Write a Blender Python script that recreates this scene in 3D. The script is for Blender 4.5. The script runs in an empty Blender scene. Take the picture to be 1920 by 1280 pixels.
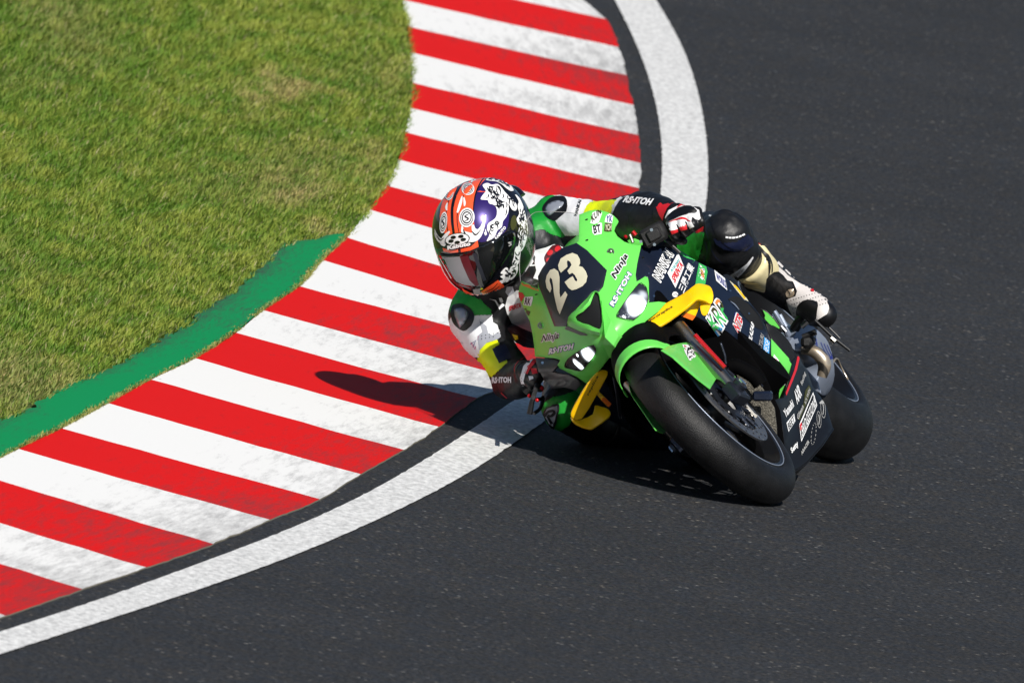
import bpy, bmesh, math, random
import numpy as np
from mathutils import Vector, Matrix, geometry, noise
from mathutils.bvhtree import BVHTree
random.seed(7); np.random.seed(7)
S = bpy.context.scene
# ------------------------------------------------------------------ camera, sky, sun, exposure
F_PX = 47600.0                       # focal length in pixels of a 1920 wide frame
ELEV, ROLL, DIST = math.radians(5.8), math.radians(9.5), 70.0
vd = np.array([0, math.cos(ELEV), -math.sin(ELEV)])
CP = -vd * DIST
_r0 = np.array([1.0, 0, 0]); _u0 = np.cross(_r0, vd)
CR = math.cos(ROLL) * _r0 + math.sin(ROLL) * _u0
CU = -math.sin(ROLL) * _r0 + math.cos(ROLL) * _u0
cam_d = bpy.data.cameras.new('camera'); cam = bpy.data.objects.new('camera', cam_d)
S.collection.objects.link(cam); S.camera = cam
cam_d.sensor_width = 36; cam_d.lens = F_PX / 1920 * 36
cam_d.clip_start = 1; cam_d.clip_end = 3000
cam.matrix_world = Matrix([[CR[0], CU[0], -vd[0], CP[0]], [CR[1], CU[1], -vd[1], CP[1]],
                           [CR[2], CU[2], -vd[2], CP[2]], [0, 0, 0, 1]])
cam_d.dof.use_dof = True; cam_d.dof.focus_distance = DIST - 2.9; cam_d.dof.aperture_fstop = 15
SUN_EL, SUN_AZ = math.radians(40.3), (-0.385, 0.923)     # shadows fall towards SUN_AZ
sd = np.array([SUN_AZ[0] * math.cos(SUN_EL), SUN_AZ[1] * math.cos(SUN_EL), -math.sin(SUN_EL)])
sun_d = bpy.data.lights.new('sun', 'SUN'); sun = bpy.data.objects.new('sun', sun_d)
S.collection.objects.link(sun); sun_d.energy = 4.6; sun_d.angle = math.radians(0.5); sun_d.color = (1, .955, .89)
sun.rotation_euler = Vector(sd).to_track_quat('-Z', 'Y').to_euler(); sun.location = (5, -10, 12)
w = bpy.data.worlds.new('World'); S.world = w; w.use_nodes = True
nt = w.node_tree; bgn = nt.nodes['Background']; sky = nt.nodes.new('ShaderNodeTexSky')
sky.sky_type = 'NISHITA'; sky.sun_disc = False; sky.sun_elevation = SUN_EL
sky.sun_rotation = math.atan2(-SUN_AZ[0], -SUN_AZ[1])
nt.links.new(sky.outputs[0], bgn.inputs[0]); bgn.inputs[1].default_value = 0.05; sky.ozone_density = 3.5; sky.dust_density = .6
S.view_settings.view_transform = 'Standard'; S.view_settings.look = 'None'
S.view_settings.exposure = 0.22; S.view_settings.gamma = 1; S.view_settings.use_curve_mapping = False

# ------------------------------------------------------------------ rays, frames
def ray(px, py):
    d = vd + CR * (px - 960) / F_PX + CU * (640 - py) / F_PX
    return CP, d / np.linalg.norm(d)
def ground(px, py, z=0.0):
    o, d = ray(px, py); return o + d * (z - o[2]) / d[2]
LEAN = math.radians(54.5)                        # lean of the bike into the corner
_pf, _pr = ground(1447, 902, .06), ground(1569, 797, .095)
BX = _pf - _pr; BX[2] = 0; BX /= np.linalg.norm(BX)
_lat = np.cross([0, 0, 1], BX)
BYv = math.cos(LEAN) * _lat + math.sin(LEAN) * np.array([0, 0, 1.0]); BZ = np.cross(BX, BYv)
BO = _pf + BZ * .24 - BZ * .30; BM = np.stack([BX, BYv, BZ], 1)
BMAT = Matrix([[*BM[0], BO[0]], [*BM[1], BO[1]], [*BM[2], BO[2]], [0, 0, 0, 1]])
LO = BM.T @ (CP - BO)
def lray(px, py):
    return LO, BM.T @ ray(px, py)[1]
def P(px, py, x):                               # point of the bike frame seen there, x forward of the front axle
    o, d = lray(px, py); return o + d * (x - o[0]) / d[0]
def PYv(px, py, y):
    o, d = lray(px, py); return o + d * (y - o[1]) / d[1]
def Z(x0, y0, s, pts):
    return [(x0 + p[0] / s, y0 + p[1] / s) for p in pts]

# ------------------------------------------------------------------ materials
def lin(c):
    return tuple(((v / 255) / 12.92 if v / 255 <= .04045 else ((v / 255 + .055) / 1.055) ** 2.4) for v in c)
def mat(name, col, rough=.5, metal=0, coat=0, bump=0, bscale=200, var=0, vscale=30, emit=0, spec=.5, srgb=True, stretch=None):
    m = bpy.data.materials.new(name); m.use_nodes = True; n = m.node_tree; b = n.nodes['Principled BSDF']
    c = lin(col) if srgb else col
    b.inputs['Base Color'].default_value = (*c, 1); b.inputs['Roughness'].default_value = rough
    b.inputs['Metallic'].default_value = metal; b.inputs['Coat Weight'].default_value = coat
    b.inputs['Coat Roughness'].default_value = .04; b.inputs['Specular IOR Level'].default_value = spec
    if emit:
        b.inputs['Emission Color'].default_value = (*c, 1); b.inputs['Emission Strength'].default_value = emit
    if bump or var:
        tc = n.nodes.new('ShaderNodeTexCoord'); src = tc.outputs['Object']
        if stretch:
            mp = n.nodes.new('ShaderNodeMapping'); mp.inputs['Scale'].default_value = stretch
            n.links.new(src, mp.inputs[0]); src = mp.outputs[0]
    if bump:
        t = n.nodes.new('ShaderNodeTexNoise'); t.inputs['Scale'].default_value = bscale; t.inputs['Detail'].default_value = 4
        bp = n.nodes.new('ShaderNodeBump'); bp.inputs['Strength'].default_value = bump; bp.inputs['Distance'].default_value = .004
        n.links.new(src, t.inputs['Vector']); n.links.new(t.outputs[0], bp.inputs['Height']); n.links.new(bp.outputs[0], b.inputs['Normal'])
    if var:
        t = n.nodes.new('ShaderNodeTexNoise'); t.inputs['Scale'].default_value = vscale; t.inputs['Detail'].default_value = 6
        r = n.nodes.new('ShaderNodeMapRange'); r.inputs[1].default_value = .3; r.inputs[2].default_value = .7
        r.inputs[3].default_value = 1 - var; r.inputs[4].default_value = 1 + var
        h = n.nodes.new('ShaderNodeHueSaturation'); h.inputs['Color'].default_value = (*c, 1)
        n.links.new(src, t.inputs['Vector']); n.links.new(t.outputs[0], r.inputs[0])
        n.links.new(r.outputs[0], h.inputs['Value']); n.links.new(h.outputs[0], b.inputs['Base Color'])
    return m
M = {}
M['green'] = mat('lime paint', (104, 210, 88), .34, coat=.16, spec=.3, var=.05, vscale=12)
M['navy'] = mat('navy paint', (19, 27, 44), .32, coat=.25, var=.2, vscale=14)
M['deep'] = mat('black with built-in shade', (3, 3, 4), .8, spec=.06)  # near black: shade under nose and behind wheel put into the colour
M['black'] = mat('black paint', (13, 13, 15), .4, coat=.15, var=.15, vscale=20)
M['matt'] = mat('matt black plastic', (14, 14, 15), .6, bump=.15, bscale=300)
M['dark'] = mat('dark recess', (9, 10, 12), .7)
M['numberplate'] = mat('midnight vinyl', (18, 24, 38), .45, coat=.15)
M['cream'] = mat('cream vinyl', (206, 202, 176), .5, var=.05)
M['white'] = mat('white vinyl', (235, 236, 236), .45)
M['ink'] = mat('black vinyl', (15, 15, 17), .45)
M['red'] = mat('red vinyl', (205, 30, 42), .4)
M['pink'] = mat('magenta vinyl', (185, 40, 110), .45)
M['teal'] = mat('teal vinyl', (30, 165, 160), .45)
M['orange'] = mat('orange vinyl', (238, 130, 60), .45)
M['leaf'] = mat('mid green vinyl', (60, 175, 85), .45)
M['sky'] = mat('light blue vinyl', (70, 160, 225), .4)
M['indigo'] = mat('indigo vinyl', (45, 55, 130), .45)
M['dullwhite'] = mat('dulled white print', (160, 160, 158), .5)
M['olive'] = mat('olive vinyl', (60, 62, 25), .5)
M['yellow'] = mat('yellow winglet paint', (255, 200, 8), .3, coat=.25, var=.04)
M['wingorange'] = mat('orange winglet paint', (240, 110, 20), .4)
M['rubber'] = mat('tyre rubber', (19, 19, 20), .5, bump=.4, bscale=330, var=.5, vscale=26, spec=.36)
M['alu'] = mat('brushed aluminium', (150, 160, 178), .34, metal=.45, bump=.08, bscale=150)
M['steel'] = mat('steel', (150, 148, 142), .3, metal=1)
M['chrome'] = mat('bright bolt steel', (220, 220, 220), .15, metal=1)
M['disc'] = mat('brake disc steel', (165, 162, 160), .42, metal=1, bump=.1, bscale=400)
M['darkmetal'] = mat('dark metal', (62, 66, 76), .38, metal=.8, bump=.2, bscale=160)
M['redmetal'] = mat('red anodised metal', (190, 22, 30), .3, metal=.35)
M['bronze'] = mat('heat tinted titanium', (205, 188, 165), .28, metal=.75, var=.3, vscale=25)
M['carbon'] = mat('carbon duct', (52, 52, 54), .42, coat=.3, bump=.25, bscale=700, var=.25, vscale=260)
M['mesh'] = mat('radiator core', (96, 92, 82), .6, metal=.2, bump=1, bscale=300, var=.95, vscale=260)
# suit
kw = dict(bump=.45, bscale=48)
M['l_green'] = mat('green leather', (22, 150, 44), .48, **kw)
M['l_white'] = mat('white leather', (236, 236, 238), .5, **kw)
M['l_black'] = mat('black leather', (14, 15, 18), .5, **kw)
M['l_navy'] = mat('navy leather', (18, 26, 56), .5, **kw)
M['l_yellow'] = mat('fluorescent yellow leather', (228, 240, 10), .5, **kw)
M['l_grey'] = mat('grey stretch leather', (165, 167, 176), .6, **kw)
M['l_red'] = mat('red leather', (205, 28, 38), .5, **kw)
M['armour'] = mat('silver armour', (158, 163, 174), .25, metal=.25, coat=.3)
M['bcream'] = mat('cream boot plastic', (225, 212, 165), .35, coat=.2, var=.06)
M['bcream2'] = mat('cream boot ridge', (196, 182, 136), .45)
M['bwhite'] = mat('white boot leather', (222, 216, 212), .55, bump=.3, bscale=500)
M['h_orange'] = mat('orange helmet paint', (252, 92, 50), .28, coat=.7)
M['h_purple'] = mat('metallic purple paint', (52, 34, 108), .3, metal=.35, coat=.8)
M['h_black'] = mat('black helmet paint', (14, 14, 20), .25, coat=.8)
M['h_white'] = mat('white helmet paint', (240, 240, 240), .3, coat=.7)
M['visor'] = mat('smoke visor', (10, 12, 13), .06, coat=1)
M['visorstrip'] = mat('silver tear off film', (140, 141, 145), .4, metal=.2, bump=.05, bscale=40)
M['crimson'] = mat('crimson visor tint', (84, 8, 24), .4)
M['lampglow'] = mat('lit led lamp', (255, 255, 255), .3, emit=9)
M['lampdim'] = mat('lamp reflector glow', (205, 212, 232), .2, metal=.4, emit=.45)
M['lampmid'] = mat('lamp inner glow', (225, 232, 255), .2, emit=1.2)
M['reflector'] = mat('chrome reflector', (150, 152, 156), .12, metal=1, bump=.5, bscale=180)
def glassmat():
    m = bpy.data.materials.new('clear screen'); m.use_nodes = True; n = m.node_tree
    for x in list(n.nodes): n.nodes.remove(x)
    o = n.nodes.new('ShaderNodeOutputMaterial'); t = n.nodes.new('ShaderNodeBsdfTransparent'); g = n.nodes.new('ShaderNodeBsdfGlossy')
    t.inputs[0].default_value = (.90, .92, .93, 1); g.inputs['Roughness'].default_value = .03
    f = n.nodes.new('ShaderNodeMapRange'); lw = n.nodes.new('ShaderNodeLayerWeight'); lw.inputs[0].default_value = .35; n.links.new(lw.outputs['Facing'], f.inputs[0]); f.inputs[1].default_value = .3; f.inputs[2].default_value = 1; f.inputs[3].default_value = .035; f.inputs[4].default_value = .55
    mx = n.nodes.new('ShaderNodeMixShader'); n.links.new(f.outputs[0], mx.inputs[0])
    n.links.new(t.outputs[0], mx.inputs[1]); n.links.new(g.outputs[0], mx.inputs[2]); n.links.new(mx.outputs[0], o.inputs[0])
    return m
M['glass'] = glassmat()

def lampmat(name, base, spots, rough=.15):
    m = mat(name, base, rough, metal=.9, bump=.5, bscale=160); n = m.node_tree; b = n.nodes['Principled BSDF']
    tc = n.nodes.new('ShaderNodeTexCoord'); acc = None
    for (c, sg, pw) in spots:                      # light falls off round each lit diode
        vs = n.nodes.new('ShaderNodeVectorMath'); vs.operation = 'DISTANCE'; n.links.new(tc.outputs['Object'], vs.inputs[0]); vs.inputs[1].default_value = tuple(c)
        a = n.nodes.new('ShaderNodeMath'); a.operation = 'DIVIDE'; n.links.new(vs.outputs['Value'], a.inputs[0]); a.inputs[1].default_value = sg
        q = n.nodes.new('ShaderNodeMath'); q.operation = 'POWER'; n.links.new(a.outputs[0], q.inputs[0]); q.inputs[1].default_value = 3
        e = n.nodes.new('ShaderNodeMath'); e.operation = 'MULTIPLY'; n.links.new(q.outputs[0], e.inputs[0]); e.inputs[1].default_value = -1
        x = n.nodes.new('ShaderNodeMath'); x.operation = 'EXPONENT'; n.links.new(e.outputs[0], x.inputs[0])
        y = n.nodes.new('ShaderNodeMath'); y.operation = 'MULTIPLY_ADD'; n.links.new(x.outputs[0], y.inputs[0]); y.inputs[1].default_value = pw
        if acc is None: y.inputs[2].default_value = 0
        else: n.links.new(acc.outputs[0], y.inputs[2])
        acc = y
    b.inputs['Emission Color'].default_value = (.86, .92, 1, 1); n.links.new(acc.outputs[0], b.inputs['Emission Strength']); return m
# ------------------------------------------------------------------ mesh helpers
def link(name, verts, faces, mats, parent=None, smooth=True, mi=None):
    me = bpy.data.meshes.new(name)
    me.from_pydata([tuple(map(float, v)) for v in verts], [], [tuple(map(int, f)) for f in faces]); me.update()
    for m in (mats if isinstance(mats, (list, tuple)) else [mats]): me.materials.append(M[m] if isinstance(m, str) else m)
    if mi is not None: me.polygons.foreach_set('material_index', list(map(int, mi)))
    if smooth: me.polygons.foreach_set('use_smooth', [True] * len(me.polygons))
    o = bpy.data.objects.new(name, me); S.collection.objects.link(o)
    if parent is not None: o.parent = parent
    return o
def autosmooth(o, ang=35):
    bm = bmesh.new(); bm.from_mesh(o.data)
    for e in bm.edges:
        if len(e.link_faces) == 2 and e.calc_face_angle(0) > math.radians(ang): e.smooth = False
    bm.to_mesh(o.data); bm.free()
class MB:
    def __init__(s): s.v = []; s.f = []; s.mi = []
    def add(s, v, f, k=0):
        b = len(s.v); s.v += [tuple(x) for x in v]; s.f += [tuple(i + b for i in q) for q in f]; s.mi += [k] * len(f); return s
    def box(s, c, size, ax=None, k=0, bev=.15):
        c = np.array(c, float); h = np.array(size, float) / 2
        A = np.eye(3) if ax is None else np.array([np.array(a, float) / np.linalg.norm(a) for a in ax])
        b = min(h) * bev * 2; vs = []; idx = {}
        for sx in (-1, 1):
            for sy in (-1, 1):
                for sz in (-1, 1):
                    for j in range(3):
                        q = np.array([sx * h[0], sy * h[1], sz * h[2]]); sg = np.array([sx, sy, sz])
                        for t in range(3):
                            if t != j: q[t] -= sg[t] * b
                        idx[(sx, sy, sz, j)] = len(vs); vs.append(c + A.T @ q)
        f = []
        for j in range(3):
            u, w_ = [t for t in range(3) if t != j]
            for sg in (-1, 1):
                def key(a, b_, j=j, u=u, w_=w_, sg=sg):
                    k_ = [0, 0, 0]; k_[j] = sg; k_[u] = a; k_[w_] = b_; return idx[(*k_, j)]
                f.append((key(-1, -1), key(1, -1), key(1, 1), key(-1, 1)))
        for j in range(3):
            a, b_ = [t for t in range(3) if t != j]
            for s1 in (-1, 1):
                for s2 in (-1, 1):
                    k1 = [0, 0, 0]; k2 = [0, 0, 0]; k1[j] = -1; k2[j] = 1
                    for k_ in (k1, k2): k_[a] = s1; k_[b_] = s2
                    f.append((idx[(*k1, a)], idx[(*k2, a)], idx[(*k2, b_)], idx[(*k1, b_)]))
        for sx in (-1, 1):
            for sy in (-1, 1):
                for sz in (-1, 1): f.append(tuple(idx[(sx, sy, sz, j)] for j in range(3)))
        return s.add(vs, f, k)
    def tube(s, pts, r, n=12, k=0, caps=True, spl=0, flat=None):
        pts = [np.array(p, float) for p in pts]; rs = list(r) if isinstance(r, (list, tuple, np.ndarray)) else [r] * len(pts)
        if spl: pts, rs = spline(pts, rs, spl)
        rings = []; up = None
        for i, p in enumerate(pts):
            t = pts[min(i + 1, len(pts) - 1)] - pts[max(i - 1, 0)]; t = t / (np.linalg.norm(t) + 1e-12)
            if up is None:
                up = np.array([0, 0, 1.0]) if abs(t[2]) < .9 else np.array([0, 1.0, 0])
                if flat is not None: up = np.array(flat[0], float)
            up = up - t * (up @ t); up /= np.linalg.norm(up); q = np.cross(t, up)
            k2 = flat[1] if flat is not None else 1
            rings.append([p + rs[i] * (math.cos(a) * q + k2 * math.sin(a) * up) for a in np.linspace(0, 2 * math.pi, n, endpoint=False)])
        v = [x for R_ in rings for x in R_]; f = []
        for i in range(len(rings) - 1):
            for j in range(n):
                a, b = i * n + j, i * n + (j + 1) % n; f.append((a, b, b + n, a + n))
        if caps: f += [tuple(range(n))[::-1], tuple(range(len(v) - n, len(v)))]
        return s.add(v, f, k)
    def rev(s, c, axis, prof, n=48, k=0, a0=0, a1=2 * math.pi, ref=None):       # prof: (along axis, radius)
        c = np.array(c, float); a = np.array(axis, float); a /= np.linalg.norm(a)
        u = np.array(ref if ref is not None else (([0, 0, 1.0]) if abs(a[2]) < .9 else [1.0, 0, 0]), float); u -= a * (u @ a); u /= np.linalg.norm(u); w_ = np.cross(a, u)
        full = abs(a1 - a0 - 2 * math.pi) < 1e-6; m = len(prof); st = n if full else n + 1; v = []; f = []
        for i in range(st):
            t = a0 + (a1 - a0) * i / n
            for (h, r) in prof: v.append(c + a * h + r * (math.cos(t) * u + math.sin(t) * w_))
        for i in range(n):
            for j in range(m - 1):
                p, q = i * m + j, ((i + 1) % st if full else i + 1) * m + j; f.append((p, q, q + 1, p + 1))
        return s.add(v, f, k)
    def ball(s, c, r, n=14, k=0, ax=None):
        r = np.array([r, r, r] if np.isscalar(r) else r, float); A = np.eye(3) if ax is None else np.array(ax, float); v = []; f = []
        for i in range(n + 1):
            th = math.pi * i / n
            for j in range(2 * n):
                ph = math.pi * j / n; d = np.array([math.sin(th) * math.cos(ph), math.sin(th) * math.sin(ph), math.cos(th)]) * r
                v.append(np.array(c, float) + A.T @ d)
        for i in range(n):
            for j in range(2 * n):
                a, b = i * 2 * n + j, i * 2 * n + (j + 1) % (2 * n); f.append((a, a + 2 * n, b + 2 * n, b))
        return s.add(v, f, k)
    def build(s, name, mats, parent=None, smooth=True, sharp=35):
        o = link(name, s.v, s.f, mats, parent, smooth, s.mi)
        bm = bmesh.new(); bm.from_mesh(o.data); bmesh.ops.remove_doubles(bm, verts=bm.verts, dist=1e-6)
        bmesh.ops.recalc_face_normals(bm, faces=bm.faces); bm.to_mesh(o.data); bm.free()
        if smooth and sharp: autosmooth(o, sharp)
        return o
def spline(pts, rs, n):
    a = [np.append(np.array(p, float), r) for p, r in zip(pts, rs)]; a = [2 * a[0] - a[1]] + a + [2 * a[-1] - a[-2]]; out = []
    for i in range(1, len(a) - 2):
        for t in np.linspace(0, 1, n, endpoint=False):
            p0, p1, p2, p3 = a[i - 1:i + 3]
            out.append(.5 * ((2 * p1) + (p2 - p0) * t + (2 * p0 - 5 * p1 + 4 * p2 - p3) * t * t + (3 * p1 - p0 - 3 * p2 + p3) * t ** 3))
    out.append(a[-2]); return [o[:-1] for o in out], [float(o[-1]) for o in out]
def sm(poly, n=4):                              # closed catmull-rom outline
    a = [np.array(p, float) for p in poly]; m = len(a); out = []
    for i in range(m):
        p0, p1, p2, p3 = a[i - 1], a[i], a[(i + 1) % m], a[(i + 2) % m]
        for t in np.linspace(0, 1, n, endpoint=False):
            out.append(tuple(.5 * ((2 * p1) + (p2 - p0) * t + (2 * p0 - 5 * p1 + 4 * p2 - p3) * t * t + (3 * p1 - p0 - 3 * p2 + p3) * t ** 3)))
    return out
def tps(ctrl):
    c = np.array(ctrl, float); X_ = c[:, :-1]; n = len(c); k = X_.shape[1]
    def U(r2): return .5 * r2 * np.log(r2 + 1e-12)
    D = ((X_[:, None] - X_[None]) ** 2).sum(-1); A = np.zeros((n + k + 1, n + k + 1)); A[:n, :n] = U(D)
    A[:n, n] = 1; A[:n, n + 1:] = X_; A[n, :n] = 1; A[n + 1:, :n] = X_.T
    b = np.zeros(n + k + 1); b[:n] = c[:, -1]; wgt = np.linalg.lstsq(A, b, rcond=None)[0]
    def f(*p):
        p = np.array(p, float); d = ((X_ - p) ** 2).sum(1); return float(U(d) @ wgt[:n] + wgt[n] + wgt[n + 1:] @ p)
    return f
def inpoly(p, poly):
    x, y = p; c = False; j = len(poly) - 1
    for i in range(len(poly)):
        if (poly[i][1] > y) != (poly[j][1] > y) and x < (poly[j][0] - poly[i][0]) * (y - poly[i][1]) / (poly[j][1] - poly[i][1]) + poly[i][0]: c = not c
        j = i
    return c
def tri2d(outline, step):
    o = []
    for i in range(len(outline)):
        a = np.array(outline[i], float); b = np.array(outline[(i + 1) % len(outline)], float); n = max(1, int(np.linalg.norm(b - a) / step))
        for t in range(n): o.append(tuple(a + (b - a) * t / n))
    oa = np.array(o); x0, y0 = oa.min(0); x1, y1 = oa.max(0); pts = list(o); y = y0 + step * .5; r = 0
    while y < y1:
        x = x0 + step * (.5 if r % 2 else 1)
        while x < x1:
            if inpoly((x, y), o) and ((oa - (x, y)) ** 2).sum(1).min() > (step * .55) ** 2: pts.append((x, y))
            x += step
        y += step * .87; r += 1
    res = geometry.delaunay_2d_cdt([Vector(p) for p in pts], [], [list(range(len(o)))], 1, 1e-5)
    return [tuple(v) for v in res[0]], [tuple(f) for f in res[2]]
def orient(v, f):                               # make faces look at the camera
    out = []
    cl = LO
    for t in f:
        a, b, c = (np.array(v[i]) for i in t[:3]); nrm = np.cross(b - a, c - a)
        out.append(t if nrm @ (cl - a) > 0 else tuple(reversed(t)))
    return out
def panel(name, outline, surf, m, parent, step=7, thick=.004, bev=True):
    """surf: function (px, py) -> local point"""
    v2, f = tri2d(outline, step); v = [surf(*p) for p in v2]
    o = link(name, v, orient(v, f), m, parent); md = o.modifiers.new('s', 'SOLIDIFY'); md.thickness = thick; md.offset = -1
    if bev:
        b = o.modifiers.new('b', 'BEVEL'); b.width = min(.0015, thick * .3); b.segments = 2; b.angle_limit = math.radians(50)
    return o
def surfpx(ctrl):
    f = tps([(a / 100, b / 100, x) for a, b, x in ctrl]); return lambda px, py: P(px, py, f(px / 100, py / 100))
BV = {}
def bvh(*objs):
    vs = []; fs = []
    for o in objs:
        b = len(vs); vs += [v.co.copy() for v in o.data.vertices]; fs += [tuple(i + b for i in p.vertices) for p in o.data.polygons]
    return BVHTree.FromPolygons(vs, fs)
def sticker(name, polys, target, m, parent, off=.0008, step=4, maxedge=.03, label=None, mi_fn=None, mats=None):
    """polys: list of outlines (px) or (verts, faces) pairs laid onto the target surface"""
    V = []; Fc = []; mi = []
    for pl in polys:
        v2, f = pl if isinstance(pl, tuple) else tri2d(pl, step); base = len(V); hit = []
        for (px, py) in v2:
            o, d = lray(px, py); h = target.ray_cast(Vector(o), Vector(d))
            if h[0] is None: hit.append(None); V.append(None); continue
            n = h[1] if h[1].dot(Vector(d)) < 0 else -h[1]; hit.append(1); V.append(np.array(h[0] + n * off - Vector(d) * off * .5))
        deps = [np.array(V[base + i]) for i in range(len(v2)) if hit[i]]
        if not deps: continue
        dm = np.median([(q - LO) @ lray(*v2[0])[1] for q in deps])
        for i, (px, py) in enumerate(v2):
            if hit[i] is None:
                o, d = lray(px, py); q = target.find_nearest(Vector(o + d * dm)); V[base + i] = np.array(q[0] + q[1] * off)
        for t in f:
            pp = [V[base + i] for i in t]
            if max(np.linalg.norm(pp[i] - pp[i - 1]) for i in range(len(pp))) > maxedge: continue
            Fc.append(tuple(i + base for i in t)); mi.append(mi_fn(*np.mean([v2[i] for i in t], 0)) if mi_fn else 0)
    if not Fc: return None
    V = [(0, 0, 0) if q is None else q for q in V]
    o = link(name, V, orient(V, Fc), mats or m, parent, True, mi)
    if label: o['label'] = label
    bm = bmesh.new(); bm.from_mesh(o.data); bmesh.ops.delete(bm, geom=[x for x in bm.verts if not x.link_faces], context='VERTS'); bm.to_mesh(o.data); bm.free()
    return o
_tc = {}
def textmesh(txt, bold=0.02, shear=0.0):
    key = (txt, bold, shear)
    if key in _tc: return _tc[key]
    c = bpy.data.curves.new('lettering', 'FONT'); c.body = txt; c.offset = bold; c.resolution_u = 3; c.shear = shear; c.space_character = 1.05
    o = bpy.data.objects.new('lettering', c); S.collection.objects.link(o)
    bpy.context.view_layer.update(); me = bpy.data.meshes.new_from_object(o.evaluated_get(bpy.context.evaluated_depsgraph_get()))
    bm = bmesh.new(); bm.from_mesh(me); bmesh.ops.triangulate(bm, faces=bm.faces)
    for _ in range(4):
        es = [e for e in bm.edges if e.calc_length() > .16]
        if es: bmesh.ops.subdivide_edges(bm, edges=es, cuts=1); bmesh.ops.triangulate(bm, faces=bm.faces)
    v = np.array([x.co[:2] for x in bm.verts]); f = [tuple(q.index for q in p.verts) for p in bm.faces]
    bm.free(); bpy.data.objects.remove(o); bpy.data.curves.remove(c); bpy.data.meshes.remove(me)
    mn, mx = v.min(0), v.max(0); _tc[key] = ((v - mn) / (mx - mn), f); return _tc[key]
def text(name, txt, BL, BR, TL, target, m, parent, off=.0014, bold=.03, edge=None, ew=.08, **k):
    BL, BR, TL = (np.array(q, float) for q in (BL, BR, TL))
    if edge:
        v, f = textmesh(txt, ew); h = 0.04; e = [(tuple(BL + (BR - BL) * (a * (1 + 2 * h / 2) - h / 2) + (TL - BL) * (b * 1.24 - .12))) for a, b in v]
        sticker(name, [(e, f)], target, edge, parent, off - .0005, **k)
    v, f = textmesh(txt, bold); e = [tuple(BL + (BR - BL) * a + (TL - BL) * b) for a, b in v]
    return sticker(name, [(e, f)], target, m, parent, off, **k)
def circ(cx, cy, r, n=18, ry=None, rot=0):
    ry = ry or r; c, s_ = math.cos(rot), math.sin(rot)
    return [(cx + r * math.cos(a) * c - ry * math.sin(a) * s_, cy + r * math.cos(a) * s_ + ry * math.sin(a) * c) for a in np.linspace(0, 2 * math.pi, n, endpoint=False)]
def stroke(pts, wd, spl=5):                       # a brush stroke of varying width, px
    if not isinstance(wd, (list, tuple)): wd = [wd] * len(pts)
    p, r = spline(pts, wd, spl) if spl else (pts, wd); p = [np.array(q, float) for q in p]; L, R = [], []
    for i in range(len(p)):
        t = p[min(i + 1, len(p) - 1)] - p[max(i - 1, 0)]; t = t / (np.linalg.norm(t) + 1e-9); n = np.array([-t[1], t[0]]) * r[i] / 2
        L.append(p[i] + n); R.append(p[i] - n)
    n = len(p); return ([tuple(q) for q in L + R], [q for i in range(n - 1) for q in ((i, i + 1, n + i), (i + 1, n + i + 1, n + i))])
def tag(o, label, cat, group=None):
    o['label'] = label; o['category'] = cat
    if group: o['group'] = group
def remesh(mb, name, mats, parent, vox=.005, smooth=6, fac=.5):
    o = mb.build(name + '_src', mats, None, sharp=0); a = o.modifiers.new('r', 'REMESH'); a.mode = 'VOXEL'; a.voxel_size = vox; a.use_smooth_shade = True
    b = o.modifiers.new('s', 'SMOOTH'); b.iterations = smooth; b.factor = fac
    me = bpy.data.meshes.new_from_object(o.evaluated_get(bpy.context.evaluated_depsgraph_get())); bpy.data.objects.remove(o)
    me.name = name; me.polygons.foreach_set('use_smooth', [True] * len(me.polygons))
    q = bpy.data.objects.new(name, me); S.collection.objects.link(q)
    if parent is not None: q.parent = parent
    return q

# ================================================================== SETTING
def interp(keys, n=6):
    p, _ = spline([np.array(k, float) for k in keys], [0] * len(keys), n); return p
KO = [(1134, 37), (1161, 90), (1174, 142), (1187, 198), (1197, 254.5), (1201, 307), (1199, 354), (1195, 410), (1180, 470), (1152, 530), (1110, 590),
      (1055, 643), (985, 694), (913, 738), (895, 748), (823, 801), (756, 844), (676, 890), (600, 936), (506, 975), (400, 1020), (273, 1065), (154, 1105), (10, 1155)]
KI = [(757, -47), (755, 2), (764, 52), (769, 101), (773, 157.5), (769, 205), (760, 250.5), (747, 302), (724, 350), (691, 395), (650, 447.6), (605.5, 490),
      (561, 539), (494, 584), (442, 626), (366, 674), (283, 714), (203, 758), (116, 805), (34, 844), (-50, 888), (-140, 938), (-225, 985), (-320, 1040)]
# stripe boundaries in order (outer, inner), top to bottom
bo = [KO[0], KO[1], KO[2], KO[3], KO[4], KO[5], KO[6], (1193, 412), (1178, 466), (1150, 528), (1110, 585), (1066, 629), (1040, 662), (972, 712), (895, 748)] + KO[15:]
bi = KI[:15] + KI[15:]
ZI = .045                                     # the kerb rises towards the grass
Wo = [ground(*p, .002) for p in bo]; Wi = [ground(*p, ZI) for p in bi]
def extend(Wl, first, last):
    a = [Wl[0] + (Wl[0] - Wl[1]) * k for k in range(first, 0, -1)]; b = [Wl[-1] + (Wl[-1] - Wl[-2]) * k for k in range(1, last + 1)]
    return a + Wl + b
Wo = extend(Wo, 4, 4); Wi = extend(Wi, 4, 4)
Wo[:4] = [Wo[4] + np.array([-.11 * k, .9 * k, 0]) - np.array([.03 * k * k, 0, 0]) for k in (4, 3, 2, 1)]
Wi[:4] = [Wi[4] + np.array([-.10 * k, .95 * k, 0]) - np.array([.03 * k * k, 0, 0]) for k in (4, 3, 2, 1)]
def dirtnodes(n, src_col, b, dcol, amount=.5):
    pass
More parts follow.
